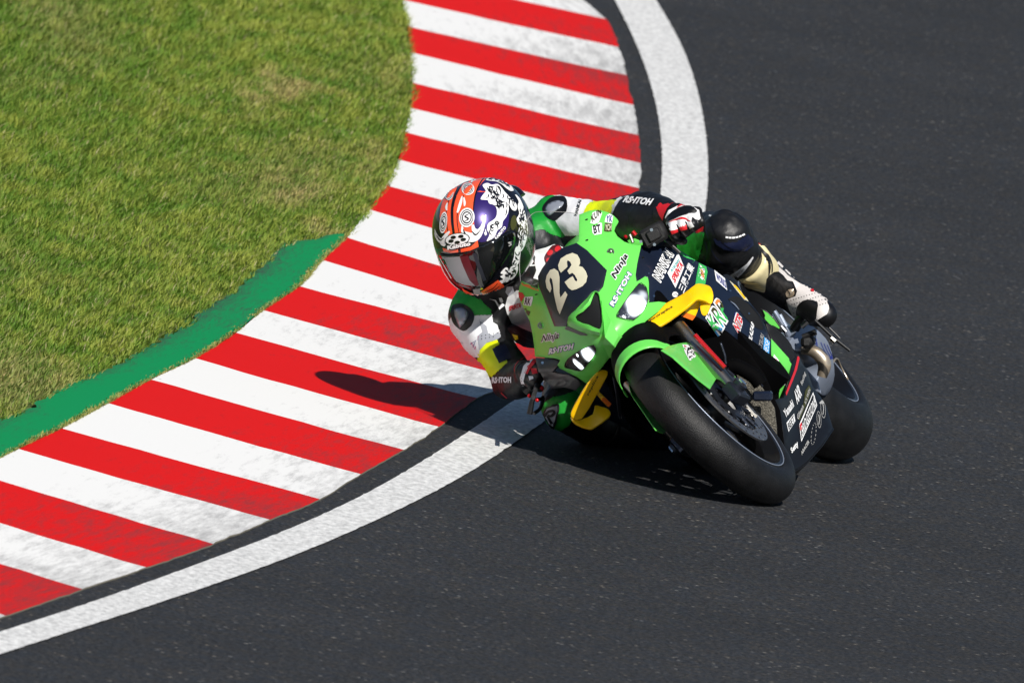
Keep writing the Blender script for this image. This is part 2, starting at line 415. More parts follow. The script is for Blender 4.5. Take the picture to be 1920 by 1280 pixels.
def paintmat(name, col, dirt, seed):
    m = mat(name, col, .7, bump=.2, bscale=90, spec=.12); n = m.node_tree; b = n.nodes['Principled BSDF']
    tc = n.nodes.new('ShaderNodeTexCoord'); at = n.nodes.new('ShaderNodeAttribute'); at.attribute_name = 'edge'
    mp = n.nodes.new('ShaderNodeMapping'); mp.inputs['Rotation'].default_value = (0, 0, .0); mp.inputs['Scale'].default_value = (5.5, .8, 1); mp.inputs['Location'].default_value = (seed, seed, 0)
    a2 = n.nodes.new('ShaderNodeAttribute'); a2.attribute_name = 'along'; cx3 = n.nodes.new('ShaderNodeCombineXYZ'); n.links.new(at.outputs['Fac'], cx3.inputs[0]); n.links.new(a2.outputs['Fac'], cx3.inputs[1])
    n.links.new(cx3.outputs[0], mp.inputs[0])
    t1 = n.nodes.new('ShaderNodeTexNoise'); t1.inputs['Scale'].default_value = 4; t1.inputs['Detail'].default_value = 10; t1.inputs['Roughness'].default_value = .8
    n.links.new(mp.outputs[0], t1.inputs['Vector'])
    t2 = n.nodes.new('ShaderNodeTexNoise'); t2.inputs['Scale'].default_value = .55; t2.inputs['Detail'].default_value = 2; n.links.new(tc.outputs['Object'], t2.inputs['Vector'])
    # worn rubber marks: more towards the track side
    add = n.nodes.new('ShaderNodeMath'); add.operation = 'MULTIPLY_ADD'; n.links.new(at.outputs['Fac'], add.inputs[0]); add.inputs[1].default_value = .20; n.links.new(t1.outputs[0], add.inputs[2])
    ad2 = n.nodes.new('ShaderNodeMath'); ad2.operation = 'MULTIPLY_ADD'; n.links.new(t2.outputs[0], ad2.inputs[0]); ad2.inputs[1].default_value = .55; n.links.new(add.outputs[0], ad2.inputs[2])
    r = n.nodes.new('ShaderNodeMapRange'); r.inputs[1].default_value = .85; r.inputs[2].default_value = 1.08; r.inputs[3].default_value = 0; r.inputs[4].default_value = dirt
    n.links.new(ad2.outputs[0], r.inputs[0])
    mx = n.nodes.new('ShaderNodeMixRGB'); n.links.new(r.outputs[0], mx.inputs[0]); mx.inputs[1].default_value = (*lin(col), 1); mx.inputs[2].default_value = (.05, .045, .05, 1)
    # specks of bare concrete
    t3 = n.nodes.new('ShaderNodeTexNoise'); t3.inputs['Scale'].default_value = 26; t3.inputs['Detail'].default_value = 3; n.links.new(tc.outputs['Object'], t3.inputs['Vector'])
    r3 = n.nodes.new('ShaderNodeMapRange'); r3.inputs[1].default_value = .73; r3.inputs[2].default_value = .77; r3.inputs[4].default_value = .6; n.links.new(t3.outputs[0], r3.inputs[0])
    m2 = n.nodes.new('ShaderNodeMixRGB'); n.links.new(r3.outputs[0], m2.inputs[0]); n.links.new(mx.outputs[0], m2.inputs[1]); m2.inputs[2].default_value = (.08, .07, .07, 1)
    n.links.new(m2.outputs[0], b.inputs['Base Color'])
    return m
M['kred'] = paintmat('red kerb paint', (212, 16, 12), .6, 3); M['kwhite'] = paintmat('white kerb paint', (232, 232, 230), .5, 8); M['kside'] = mat('kerb concrete edge', (120, 115, 100), .9)
NS, NA = 10, 16
def sstep(q): return q
def crossec(t):                               # rises from the track, gently rounded at both lips
    return ZI * (t ** 1.1)
v = []; f = []; mi = []; ed = []; al = []; nb = len(Wo)
def curve(Wl, i, t):
    a = [Wl[max(i - 1, 0)], Wl[i], Wl[i + 1], Wl[min(i + 2, len(Wl) - 1)]]
    return .5 * ((2 * a[1]) + (a[2] - a[0]) * t + (2 * a[0] - 5 * a[1] + 4 * a[2] - a[3]) * t * t + (3 * a[1] - a[0] - 3 * a[2] + a[3]) * t ** 3)
rows = []
for i in range(nb - 1):
    for k in range(NA): rows.append((curve(Wo, i, k / NA), curve(Wi, i, k / NA), i))
rows.append((Wo[-1], Wi[-1], nb - 2))
for ri, (a, b, i) in enumerate(rows):
    wob = noise.noise(Vector((ri * .5, 3, 0))) * .005 + noise.noise(Vector((ri * .13, 8, 0))) * .006
    for j in range(NS + 1):
        t = j / NS; q = a + (b - a) * t; q = np.array([q[0] + (wob if j == 0 else 0), q[1] + noise.noise(Vector((t * 6, i * 5.3, 1))) * .02 * (ri % NA == 0), .004 + crossec(t)]); v.append(q); ed.append(1 - t); al.append(ri / NA * .85)
    q = b.copy(); q[2] = -.05; v.append(q - np.array([.004, 0, 0])); ed.append(0); q = a.copy(); q[2] = -.03; v.append(q); ed.append(1); al += [ri / NA * .85] * 2
W_ = NS + 3
for r in range(len(rows) - 1):
    for j in range(NS):
        p = r * W_ + j; f.append((p, p + 1, p + 1 + W_, p + W_)); mi.append(0 if rows[r][2] % 2 == 0 else 1)
    p = r * W_; f.append((p + NS, p + NS + 1, p + NS + 1 + W_, p + NS + W_)); mi.append(2)
    f.append((p, p + W_, p + W_ + NS + 2, p + NS + 2)); mi.append(2)
kerb = link('kerb', v, f, ['kred', 'kwhite', 'kside'], None, True, mi)
at = kerb.data.attributes.new('edge', 'FLOAT', 'POINT'); at.data.foreach_set('value', ed); at = kerb.data.attributes.new('along', 'FLOAT', 'POINT'); at.data.foreach_set('value', al)
bm = bmesh.new(); bm.from_mesh(kerb.data); bmesh.ops.recalc_face_normals(bm, faces=bm.faces)
if bm.faces[0].normal.z < 0: bmesh.ops.reverse_faces(bm, faces=bm.faces)
bm.to_mesh(kerb.data); bm.free(); autosmooth(kerb, 50)
kerb['kind'] = 'structure'

# asphalt
def asphalt():
    m = bpy.data.materials.new('asphalt'); m.use_nodes = True; n = m.node_tree; b = n.nodes['Principled BSDF']
    tc = n.nodes.new('ShaderNodeTexCoord'); mp = n.nodes.new('ShaderNodeMapping'); mp.inputs['Rotation'].default_value = (0, 0, .5); mp.inputs['Scale'].default_value = (1, .8, 1)
    n.links.new(tc.outputs['Object'], mp.inputs[0])
    vo = n.nodes.new('ShaderNodeTexVoronoi'); vo.inputs['Scale'].default_value = 70; n.links.new(mp.outputs[0], vo.inputs['Vector'])
    n1 = n.nodes.new('ShaderNodeTexNoise'); n1.inputs['Scale'].default_value = 75; n1.inputs['Detail'].default_value = 5; n.links.new(mp.outputs[0], n1.inputs['Vector'])
    n2 = n.nodes.new('ShaderNodeTexNoise'); n2.inputs['Scale'].default_value = 1.1; n2.inputs['Detail'].default_value = 5; n.links.new(tc.outputs['Object'], n2.inputs['Vector'])
    cr = n.nodes.new('ShaderNodeValToRGB'); e = cr.color_ramp.elements; e[0].position = .33; e[0].color = (.0085, .0092, .0105, 1); e[1].position = .74; e[1].color = (.043, .046, .052, 1)
    n.links.new(n1.outputs[0], cr.inputs[0])
    sp = n.nodes.new('ShaderNodeSeparateColor'); n.links.new(vo.outputs['Color'], sp.inputs[0])
    r1 = n.nodes.new('ShaderNodeMapRange'); r1.inputs[1].default_value = .93; r1.inputs[2].default_value = .995; n.links.new(sp.outputs[0], r1.inputs[0])
    r2 = n.nodes.new('ShaderNodeMapRange'); r2.inputs[1].default_value = .5; r2.inputs[2].default_value = .2; n.links.new(vo.outputs['Distance'], r2.inputs[0])
    mu = n.nodes.new('ShaderNodeMath'); mu.operation = 'MULTIPLY'; n.links.new(r1.outputs[0], mu.inputs[0]); n.links.new(r2.outputs[0], mu.inputs[1])
    mx = n.nodes.new('ShaderNodeMixRGB'); n.links.new(mu.outputs[0], mx.inputs[0]); n.links.new(cr.outputs[0], mx.inputs[1]); mx.inputs[2].default_value = (.21, .20, .18, 1)
    v2 = n.nodes.new('ShaderNodeTexVoronoi'); v2.inputs['Scale'].default_value = 150; n.links.new(mp.outputs[0], v2.inputs['Vector'])
    s2 = n.nodes.new('ShaderNodeSeparateColor'); n.links.new(v2.outputs['Color'], s2.inputs[0])
    q1 = n.nodes.new('ShaderNodeMapRange'); q1.inputs[1].default_value = .80; q1.inputs[2].default_value = 1; q1.inputs[4].default_value = .8; n.links.new(s2.outputs[1], q1.inputs[0])
    m3 = n.nodes.new('ShaderNodeMixRGB'); n.links.new(q1.outputs[0], m3.inputs[0]); n.links.new(mx.outputs[0], m3.inputs[1]); m3.inputs[2].default_value = (.062, .058, .052, 1)
    n4 = n.nodes.new('ShaderNodeTexNoise'); n4.inputs['Scale'].default_value = 14; n4.inputs['Detail'].default_value = 4; n.links.new(tc.outputs['Object'], n4.inputs['Vector'])
    c4_ = n.nodes.new('ShaderNodeValToRGB'); e4 = c4_.color_ramp.elements; e4[0].position = .35; e4[0].color = (.90, .97, 1.07, 1); e4[1].position = .65; e4[1].color = (1.1, 1.02, .92, 1); n.links.new(n4.outputs[0], c4_.inputs[0])
    m4 = n.nodes.new('ShaderNodeMixRGB'); m4.blend_type = 'MULTIPLY'; m4.inputs[0].default_value = 1; n.links.new(m3.outputs[0], m4.inputs[1]); n.links.new(c4_.outputs[0], m4.inputs[2])
    hs = n.nodes.new('ShaderNodeHueSaturation'); n.links.new(m4.outputs[0], hs.inputs['Color'])
    r3 = n.nodes.new('ShaderNodeMapRange'); r3.inputs[1].default_value = .3; r3.inputs[2].default_value = .7; r3.inputs[3].default_value = .88; r3.inputs[4].default_value = 1.12
    n.links.new(n2.outputs[0], r3.inputs[0]); n.links.new(r3.outputs[0], hs.inputs['Value']); n.links.new(hs.outputs[0], b.inputs['Base Color'])
    b.inputs['Roughness'].default_value = .85; b.inputs['Specular IOR Level'].default_value = .25
    bp = n.nodes.new('ShaderNodeBump'); bp.inputs['Strength'].default_value = .9; bp.inputs['Distance'].default_value = .006; n.links.new(n1.outputs[0], bp.inputs['Height']); n.links.new(bp.outputs[0], b.inputs['Normal'])
    return m
M['asphalt'] = asphalt()
road = link('road', [(-600, -200, 0), (600, -200, 0), (600, 1500, 0), (-600, 1500, 0)], [(0, 1, 2, 3)], 'asphalt', None, False); road['kind'] = 'structure'
# white edge line
WL = [(1128, -50), (1152, 0), (1178, 47), (1200, 98), (1218, 146), (1232, 200), (1240, 248), (1243, 310), (1240, 354), (1232, 420), (1214, 480), (1184, 540), (1148, 595), (1098, 648), (1037, 698), (962, 751),
      (876, 811), (812, 853), (740, 895), (674, 936), (602, 964), (540, 995), (416, 1039.5), (327, 1072), (208, 1117), (119, 1146), (0, 1183.5), (-150, 1230), (-330, 1285)]
WR = [(1196, -60), (1229, 0), (1258, 44), (1283, 91), (1302, 146), (1316, 200), (1325, 255), (1329, 310), (1328, 354), (1322, 402), (1308, 460), (1285, 515), (1252, 575), (1205, 635), (1150, 690), (1090, 738),
      (948, 842), (909, 870), (834, 914), (784, 936), (740, 961), (665, 992), (570, 1036.5), (475, 1069), (267, 1140.5), (178, 1167), (0, 1225), (-150, 1275), (-330, 1335)]
def linemat():
    m = mat('worn white road paint', (216, 216, 214), .7, bump=1, bscale=90, var=.26, vscale=60, stretch=(1, .45, 1)); return m
M['line'] = linemat()
def resample(Wl, n):
    d = [0]
    for a, b in zip(Wl, Wl[1:]): d.append(d[-1] + np.linalg.norm(b - a))
    return [np.array([np.interp(t, d, [q[k] for q in Wl]) for k in range(3)]) for t in np.linspace(0, d[-1], n)]
def ends(q):                                   # carry the line on round the bend beyond the picture
    a, b = q[0] - q[8], q[-1] - q[-9]; a /= np.linalg.norm(a[:2]); b /= np.linalg.norm(b[:2])
    return [q[0] + a * s_ + np.array([-.022 * s_ * s_, 0, 0]) for s_ in (7, 5, 3, 1.5)] + q + [q[-1] + b * s_ + np.array([-.022 * s_ * s_, 0, 0]) for s_ in (1.5, 3, 5, 7)]
gl = resample(ends([ground(p[0], p[1], .004) for p in interp(WL)]), 620); gr = resample(ends([ground(p[0], p[1], .004) for p in interp(WR)]), 620)
def relax(q, n):
    q = np.array(q)
    for _ in range(n): q[1:-1] = q[1:-1] * .5 + (q[:-2] + q[2:]) * .25
    return list(q)
gl, gr = relax(gl, 220), relax(gr, 220)
v = []; f = []
for i, (a, b) in enumerate(zip(gl, gr)):
    for t in (0, .25, .5, .75, 1):
        q = a + (b - a) * t; j = noise.noise(Vector((i * .9, t * 9, 0))) * .0035 if t in (0, 1) else 0; q = q + np.array([j, 0, 0]); v.append(q)
for i in range(len(gl) - 1):
    for j in range(4): p = i * 5 + j; f.append((p, p + 1, p + 6, p + 5))
wl = link('white_line', v, f, 'line', None, False); wl['kind'] = 'structure'
bm = bmesh.new(); bm.from_mesh(wl.data)
bmesh.ops.reverse_faces(bm, faces=[q for q in bm.faces if q.normal.z < 0]); bm.to_mesh(wl.data); bm.free()
# lawn and the green painted strip
edge = sorted([r[1] for r in rows], key=lambda q: -q[1])
def kx(y):
    ys = [q[1] for q in edge][::-1]; xs = [q[0] for q in edge][::-1]; return float(np.interp(y, ys, xs))
GT = [(642, 441), (620, 442), (591, 454), (549, 453), (526, 462), (500, 491), (441, 550), (394, 575), (350, 606), (316, 631), (269, 659), (219, 687), (200, 697), (175, 703), (109, 734), (47, 773), (0, 789), (-60, 822), (-200, 890), (-340, 965)]
gt = [ground(p[0], p[1], ZI) for p in GT]; gts = sorted(gt, key=lambda q: q[1])
def gx(y):
    return float(np.interp(y, [q[1] for q in gts], [q[0] for q in gts])) if y < gts[-1][1] else 1e9
YTOP = gts[-1][1]
M['lawn'] = mat('lawn soil and thatch', (92, 108, 40), .95, bump=1, bscale=60, var=.45, vscale=6)
ys = np.concatenate([[-150, -40], np.linspace(edge[-1][1], edge[0][1], 160), [60, 300, 1490]])
v = []; f = []
for y in ys:
    xr = kx(y) - .004
    for t, x in enumerate((xr, xr - .4, xr - 3, -590)): v.append((x, y, ZI + .001 - (0 if t else .012)))
for i in range(len(ys) - 1):
    for j in range(3): p = i * 4 + j; f.append((p, p + 4, p + 5, p + 1))
lawn = link('lawn', v, f, 'lawn'); lawn['kind'] = 'structure'
M['strip'] = paintmat('green painted concrete', (6, 138, 78), .9, 21)
v = []; f = []; yl = list(np.linspace(-11, YTOP, 260))
for y in yl:
    b = kx(y) - .002; a = min(gx(y) if y > gts[0][1] else gts[0][0] + (gts[1][0] - gts[0][0]) / (gts[1][1] - gts[0][1]) * (y - gts[0][1]), b - .002)
    a += noise.noise(Vector((y * 9, 0, 0))) * .02 + noise.noise(Vector((y * 30, 5, 0))) * .012
    for t in (0, .33, .66, 1): v.append((a + (b - a) * t, y, ZI + .006))
for i in range(len(yl) - 1):
    for j in range(3): p = i * 4 + j; f.append((p, p + 1, p + 5, p + 4))
st = link('green_painted_strip', v, f, 'strip'); st['kind'] = 'structure'
at = st.data.attributes.new('edge', 'FLOAT', 'POINT'); at.data.foreach_set('value', [(1.15, .6, .35, .5)[i % 4] for i in range(len(v))])
at = st.data.attributes.new('along', 'FLOAT', 'POINT'); at.data.foreach_set('value', [q[1] * 2 for q in v])
# grass blades (one sheet of stuff)
def grass():
    m = bpy.data.materials.new('grass blade'); m.use_nodes = True; n = m.node_tree; b = n.nodes['Principled BSDF']
    a = n.nodes.new('ShaderNodeAttribute'); a.attribute_name = 'tint'; n.links.new(a.outputs['Color'], b.inputs['Base Color'])
    b.inputs['Roughness'].default_value = .6; b.inputs['Specular IOR Level'].default_value = .3
    t = n.nodes.new('ShaderNodeBsdfTranslucent'); n.links.new(a.outputs['Color'], t.inputs[0]); mx = n.nodes.new('ShaderNodeMixShader'); mx.inputs[0].default_value = .38
    o = n.nodes['Material Output']; n.links.new(b.outputs[0], mx.inputs[1]); n.links.new(t.outputs[0], mx.inputs[2]); n.links.new(mx.outputs[0], o.inputs[0]); return m
M['blade'] = grass()
rng = np.random.default_rng(5); N = 520000
gxs = rng.uniform(-2.0, .15, N); gys = rng.uniform(-9.5, 11.5, N)
kxv = np.interp(gys, [q[1] for q in edge][::-1], [q[0] for q in edge][::-1])
gxv = np.where(gys < YTOP, np.interp(gys, [q[1] for q in gts], [q[0] for q in gts]), 9)
lim = np.minimum(kxv, gxv); fr = rng.uniform(-.02, .035, N); lim = lim + np.array([noise.noise(Vector((float(y_) * 2.3, 9, 0))) for y_ in gys]) * np.where(gys < YTOP, .05, .012); keep = gxs < lim + .012 - np.abs(fr) * .5
left = -1.62 - (gys + 2) * .0; keep &= gxs > left - .3
extra = 15000                                     # thin fringe in the joint between the painted strip and the kerb
ey = rng.uniform(-9.5, YTOP, extra); ex = np.interp(ey, [q[1] for q in edge][::-1], [q[0] for q in edge][::-1]) - np.abs(rng.normal(0, .008, extra))
gap = np.array([noise.noise(Vector((0, float(y) * 1.3, 4))) for y in ey]); ek = gap > rng.uniform(-.5, .35, extra)
lim_ = np.concatenate([kxv[keep], ex[ek]]); X0 = np.concatenate([gxs[keep], ex[ek]]); Y0 = np.concatenate([gys[keep], ey[ek]]); n = len(X0); isf = np.arange(n) >= keep.sum()
big = np.array([noise.noise(Vector((float(a) * 1.6, float(b) * .42, 0))) for a, b in zip(X0, Y0)]); fine = np.array([noise.noise(Vector((float(a) * 11, float(b) * 3.5, 7))) for a, b in zip(X0, Y0)])
far_ = np.clip((lim_ - X0) / .9, 0, 1); h = rng.uniform(.009, .022, n) * (1 + .3 * fine) * (1 + .75 * far_); h[isf] *= .62
ang = rng.uniform(0, 2 * np.pi, n); lean = rng.uniform(.2, 1.2, n) * h; wd = rng.uniform(.0010, .0022, n)
dx, dy = np.cos(ang), np.sin(ang)
# bias: blades lean mostly one way (mown)
lx = dx * lean + .4 * h; ly = dy * lean - .3 * h; pxv, pyv = -dy, dx
z0 = ZI + .0
V = np.zeros((n, 5, 3)); 
V[:, 0] = np.stack([X0 - pxv * wd, Y0 - pyv * wd, np.full(n, z0)], 1); V[:, 1] = np.stack([X0 + pxv * wd, Y0 + pyv * wd, np.full(n, z0)], 1)
V[:, 2] = np.stack([X0 + lx * .35 + pxv * wd * .8, Y0 + ly * .35 + pyv * wd * .8, z0 + h * .62], 1); V[:, 3] = np.stack([X0 + lx * .35 - pxv * wd * .8, Y0 + ly * .35 - pyv * wd * .8, z0 + h * .62], 1)
V[:, 4] = np.stack([X0 + lx, Y0 + ly, z0 + h], 1)
me = bpy.data.meshes.new('grass'); me.vertices.add(n * 5); me.vertices.foreach_set('co', V.reshape(-1).astype(np.float32))
base = (np.arange(n) * 5)[:, None]; q = (base + np.array([0, 1, 2, 3])).reshape(-1); t = (base + np.array([3, 2, 4])).reshape(-1)
me.loops.add(n * 7); me.loops.foreach_set('vertex_index', np.concatenate([q, t]).astype(np.int32)); me.polygons.add(n * 2)
me.polygons.foreach_set('loop_start', np.concatenate([np.arange(n) * 4, n * 4 + np.arange(n) * 3]).astype(np.int32)); me.update(calc_edges=True); me.validate()
spots = .34 * (1 - far_) ** 1.5
for (sx, sy, rx_, ry_, am) in ((520, 165, .13, .6, 1.5), (430, 200, .16, .6, 1.1), (560, 365, .10, .5, 1.2), (615, 436, .10, .22, 1.2), (250, 560, .3, .4, .25), (640, 60, .25, 1.0, .35), (700, 300, .05, 1.6, .5)):
    g_ = ground(sx, sy, ZI); spots += am * np.exp(-((X0 - g_[0]) / rx_) ** 2 - ((Y0 - g_[1]) / ry_) ** 2)
dry = np.clip((-big - .26) * 1.6 + spots * (.8 + fine) + rng.normal(0, .2, n), 0, 1); dry[isf] = rng.uniform(.2, .9, isf.sum())
g1 = np.array([.135, .265, .026]); g2 = np.array([.38, .43, .07]); d1 = np.array([.56, .42, .20]); mixv = rng.uniform(0, 1, n)[:, None]
col = (g1 + (g2 - g1) * np.clip(mixv * .75 + fine[:, None] * .9 + big[:, None] * .5 + .12 - .18 * far_[:, None], 0, 1)); k = (dry * rng.uniform(.3, 1, n))[:, None]; col = col * (1 - k) + d1 * k
rare = rng.uniform(0, 1, n) < .05; col[rare] = np.array([.46, .42, .2])
ca = me.color_attributes.new('tint', 'FLOAT_COLOR', 'POINT'); c4 = np.ones((n, 5, 4)); c4[:, :, :3] = col[:, None]; ca.data.foreach_set('color', c4.reshape(-1).astype(np.float32))
me.materials.append(M['blade']); go = bpy.data.objects.new('grass', me); S.collection.objects.link(go)
tag(go, 'short mown green and yellow grass beside the painted kerb', 'grass'); go['kind'] = 'stuff'

# ================================================================== MOTORCYCLE
def root(name, label, cat):
    o = bpy.data.objects.new(name, None); S.collection.objects.link(o); o.matrix_world = BMAT; o.empty_display_size = .2; tag(o, label, cat); return o
bike = root('racing_motorcycle', 'lime green and black racing motorcycle number 23 leaning hard into the corner', 'motorcycle')
STEER = math.radians(-3.8)
AXF = np.array([0, 0, .30]); AXR = np.array([-1.3712, .0285, .3153])
wy = np.array([-math.sin(STEER), math.cos(STEER), 0]); wx = np.array([math.cos(STEER), math.sin(STEER), 0]); wz = np.array([0, 0, 1.0])
def wheel(name, c, ax, fwd, R0, r, wdt, rimr, kind, lean_wheel_parent):
    ea = math.radians(68 if kind == 'f' else 72)
    prof = [(wdt * math.sin(t), R0 + r * math.cos(t)) for t in np.linspace(-ea, ea, 33)]
    sw = [(.0545, .252), (.0535, .242), (.0505, .233), (.046, .228)] if kind == 'f' else [(.0935, .252), (.0915, .241), (.086, .233), (.078, .228)]
    prof = [(-a_, b_) for a_, b_ in sw[::-1]] + prof + sw
    wh = bpy.data.objects.new(name, None); S.collection.objects.link(wh); wh.parent = bike
    MB().rev(c, ax, prof, 96).build('tyre', 'rubber', wh, sharp=0)
    hw = .0475 if kind == 'f' else .082; m = MB()
    pr = [(-hw, rimr + .014), (-hw - .004, rimr + .010), (-hw - .002, rimr + .001), (-hw + .012, rimr - .006), (-hw * .45, rimr - .022), (0, rimr - .030), (hw * .45, rimr - .022), (hw - .012, rimr - .006), (hw + .002, rimr + .001), (hw + .004, rimr + .010), (hw, rimr + .014)]
    m.rev(c, ax, pr, 96)
    m.rev(c, ax, [(-hw * .5, rimr - .034), (0, rimr - .040), (hw * .5, rimr - .034)], 96)
    m.rev(c, ax, [(-.045, .018), (-.045, .034), (-.02, .042), (.02, .042), (.045, .034), (.045, .018)], 32)
    ns = 5
    up = np.cross(ax, fwd)
    for k in range(ns):
        for s_ in (-1, 1):
            a = 2 * math.pi * k / ns + .3; a2 = a + s_ * .21
            d1 = math.cos(a) * fwd + math.sin(a) * up; d2 = math.cos(a2) * fwd + math.sin(a2) * up
            m.tube([c + d1 * .03, c + (d1 * .6 + d2 * .4) * rimr * .45 + ax * s_ * .004, c + d2 * (rimr - .022)], [.016, .011, .010], 8)
    m.build('rim', 'black', wh)
    l = MB()
    for s_ in (-1, 1):
        ring = [np.array(c) + ax * s_ * (hw + .004) + (rimr + .011) * (math.cos(t) * fwd + math.sin(t) * up) for t in np.linspace(0, 2 * math.pi, 97)]
        l.tube(ring, .0016, 6, caps=False)
    l.build('rim_edge', 'alu', wh, sharp=0)
    return wh
fwheel = wheel('front_wheel', AXF, wy, wx, .2425, .0565, .0565, .2160, 'f', bike)
rwheel = wheel('rear_wheel', AXR, np.array([0, 1.0, 0]), np.array([1.0, 0, 0]), .235, .095, .095, .2160, 'r', bike)
# brake discs, perforated
for s_ in (-1, 1):
    m = MB(); c = AXF + wy * s_ * .066; NN = 96
    rings = [(.112, 0), (.118, 0), (.128, 0), (.140, 0), (.150, 0)]
    up = np.cross(wy, wx)
    m.rev(c, wy, [(-.0025, .112), (-.0025, .152), (.0025, .152), (.0025, .112), (-.0025, .112)], 96); h = m
    for k in range(40):
        t = 2 * math.pi * k / 40; rr = (.121, .132, .143)[k % 3]; cc = c + rr * (math.cos(t) * wx + math.sin(t) * up)
        h.rev(cc, wy, [(-.0034, 0.0001), (-.0034, .0032), (.0034, .0032), (.0034, .0001)], 8, k=1)
    h.build('brake_disc', ['disc', 'dark'], fwheel)
    g = MB(); g.rev(c, wy, [(-.002, .04), (-.004, .06), (-.002, .075), (.002, .075), (.004, .06), (.002, .04)], 40)
    for k in range(10):
        t = 2 * math.pi * k / 10; e1 = math.cos(t) * wx + math.sin(t) * up
        g.tube([c + e1 * .07, c + e1 * .112], .006, 8); g.rev(c + e1 * .108, wy, [(-.006, .001), (-.006, .007), (.006, .007), (.006, .001)], 12)
    g.build('disc_carrier', 'darkmetal', fwheel)
    for k in range(10):
        t = 2 * math.pi * (k + .5) / 10; e1 = math.cos(t) * wx + math.sin(t) * up; MB().rev(c + e1 * .108 + wy * s_ * .005, wy * s_, [(0, .0055), (.003, .0055), (.0035, .0001)], 10).build('disc_bobbin', 'chrome', fwheel)
# fork legs
fkd = np.array([-.40, 0, .916]); fkd = fkd * 1.0
for s_ in (-1, 1):
    c = AXF + wy * s_ * .098
    lg = bpy.data.objects.new('fork_leg', None); S.collection.objects.link(lg); lg.parent = bike
    base = c + np.array([.012, 0, -.01])
    MB().tube([base, base + fkd * .10], [.019, .022], 16).tube([base + fkd * .08, base + fkd * .30], .0215, 18).build('slider', 'steel', lg)
    MB().tube([base + fkd * .26, base + fkd * .62], .0265, 18).build('outer_tube', 'deep', lg)
    MB().box(base + np.array([0, 0, 0]), (.055, .036, .07), (fkd, wy, np.cross(fkd, wy))).tube([c - wy * s_ * .02, c + wy * s_ * .03], .020, 18).build('fork_foot', 'darkmetal', lg)
    MB().tube([c + wy * s_ * .022, c + wy * s_ * .036], .013, 6).build('axle_nut', 'chrome', lg)
    if s_ > 0: MB().tube([PYv(1303, 628, .125), PYv(1359, 689, .125)], .0062, 10).build('fork_guard', 'redmetal', lg)
    # caliper
    cc = c + np.array([-.135, -.010 * s_, .062]) - wy * s_ * .022
    cp = bpy.data.objects.new('brake_caliper', None); S.collection.objects.link(cp); cp.parent = bike
    rad = (cc - AXF); rad -= wy * (rad @ wy); rad /= np.linalg.norm(rad); tan = np.cross(wy, rad)
    m = MB(); m.box(cc + wy * s_ * .020, (.045, .030, .125), (rad, wy, tan), bev=.35).box(cc - wy * s_ * .020, (.045, .026, .125), (rad, wy, tan), bev=.35).box(cc + rad * .026, (.018, .07, .10), (rad, wy, tan), bev=.3)
    m.box(cc + tan * s_ * .0 + rad * .005 + np.array([.05, 0, .02]), (.10, .022, .03), (rad, wy, tan)); m.build('caliper_body', 'darkmetal', cp)
    for q in (-.04, 0, .04): MB().tube([cc + tan * q + wy * s_ * .030, cc + tan * q + wy * s_ * .040], .008, 10).build('caliper_bolt', 'chrome', cp)
    for q in (-.05, .05): MB().tube([cc + tan * q + rad * .03, cc + tan * q + rad * .046], .006, 6).build('caliper_bolt', 'chrome', cp)
MB().tube([AXF - wy * .11, AXF + wy * .11], .0125, 16).build('front_axle', 'steel', bike)
# front fender: shell wrapped round the tyre, long flanks to the fork feet
v = []; f = []; NA_, NB = 44, 24
for i in range(NA_ + 1):
    u = i / NA_; a = math.radians(51 + (160 - 51) * u)               # angle round the wheel from straight ahead
    d = math.cos(a) * wx + math.sin(a) * wz
    flank = .020 + .02 * max(0, math.sin(math.pi * min(1, max(0, (u - .12) / .80)))) ** 1.2
    for j in range(NB + 1):
        s_ = j / NB * 2 - 1; th = s_ * math.radians(88)
        if abs(s_) < .62:
            t = s_ / .62 * math.radians(84); q = AXF + d * (.243 + .076 * math.cos(t)) + wy * .079 * math.sin(t)
        else:
            e = (abs(s_) - .62) / .38; q = AXF + d * (.251 - flank * e) + wy * np.sign(s_) * (.0786 + .016 * e - .010 * e * e)
        v.append(q)
for i in range(NA_):
    for j in range(NB): p = i * (NB + 1) + j; f.append((p, p + NB + 1, p + NB + 2, p + 1))
fen = link('front_fender', v, f, ['green', 'deep'], bike, True, [0 if q // NB < 3 else 1 for q in range(NA_ * NB)]); fen.modifiers.new('s', 'SOLIDIFY').thickness = .003
fl = panel('fender_flank', [(1240, 656), (1254, 648), (1274, 643), (1302, 640), (1312, 651), (1344.5, 689), (1343, 693), (1347, 703), (1331.6, 729), (1310, 712), (1281, 687), (1262, 670)], lambda a, b: PYv(a, b, .086 + .004 * math.sin((a - 1240) / 34)), 'green', fen, 5, .003)
panel('fender_flank', [(1183, 712), (1180, 722), (1185, 740), (1211, 778), (1230, 806), (1244, 812), (1250, 808), (1222, 759), (1201, 731), (1190, 714)], lambda a, b: PYv(a, b, -.086), 'green', fen, 5, .003)
bv_f = bvh(fl)
bl = Z(1000, 600, 4.267, [(1190, 195), (1235, 190), (1305, 265), (1300, 290), (1248, 325)])
sticker('tyre_brand_sticker', [sm(bl, 2)], bv_f, M['white'], fl, step=3)
sticker('tyre_brand_mark', [Z(1000, 600, 4.267, [(1203, 202), (1228, 202), (1222, 238), (1214, 240)])], bv_f, M['red'], fl, off=.0014, step=3)
sticker('tyre_brand_mark', [Z(1000, 600, 4.267, [(1236, 205), (1262, 228), (1262, 243), (1292, 266), (1288, 285), (1248, 312), (1240, 290), (1262, 282), (1256, 262), (1240, 262), (1232, 290), (1226, 250)])], bv_f, M['ink'], fl, off=.0014, step=3)

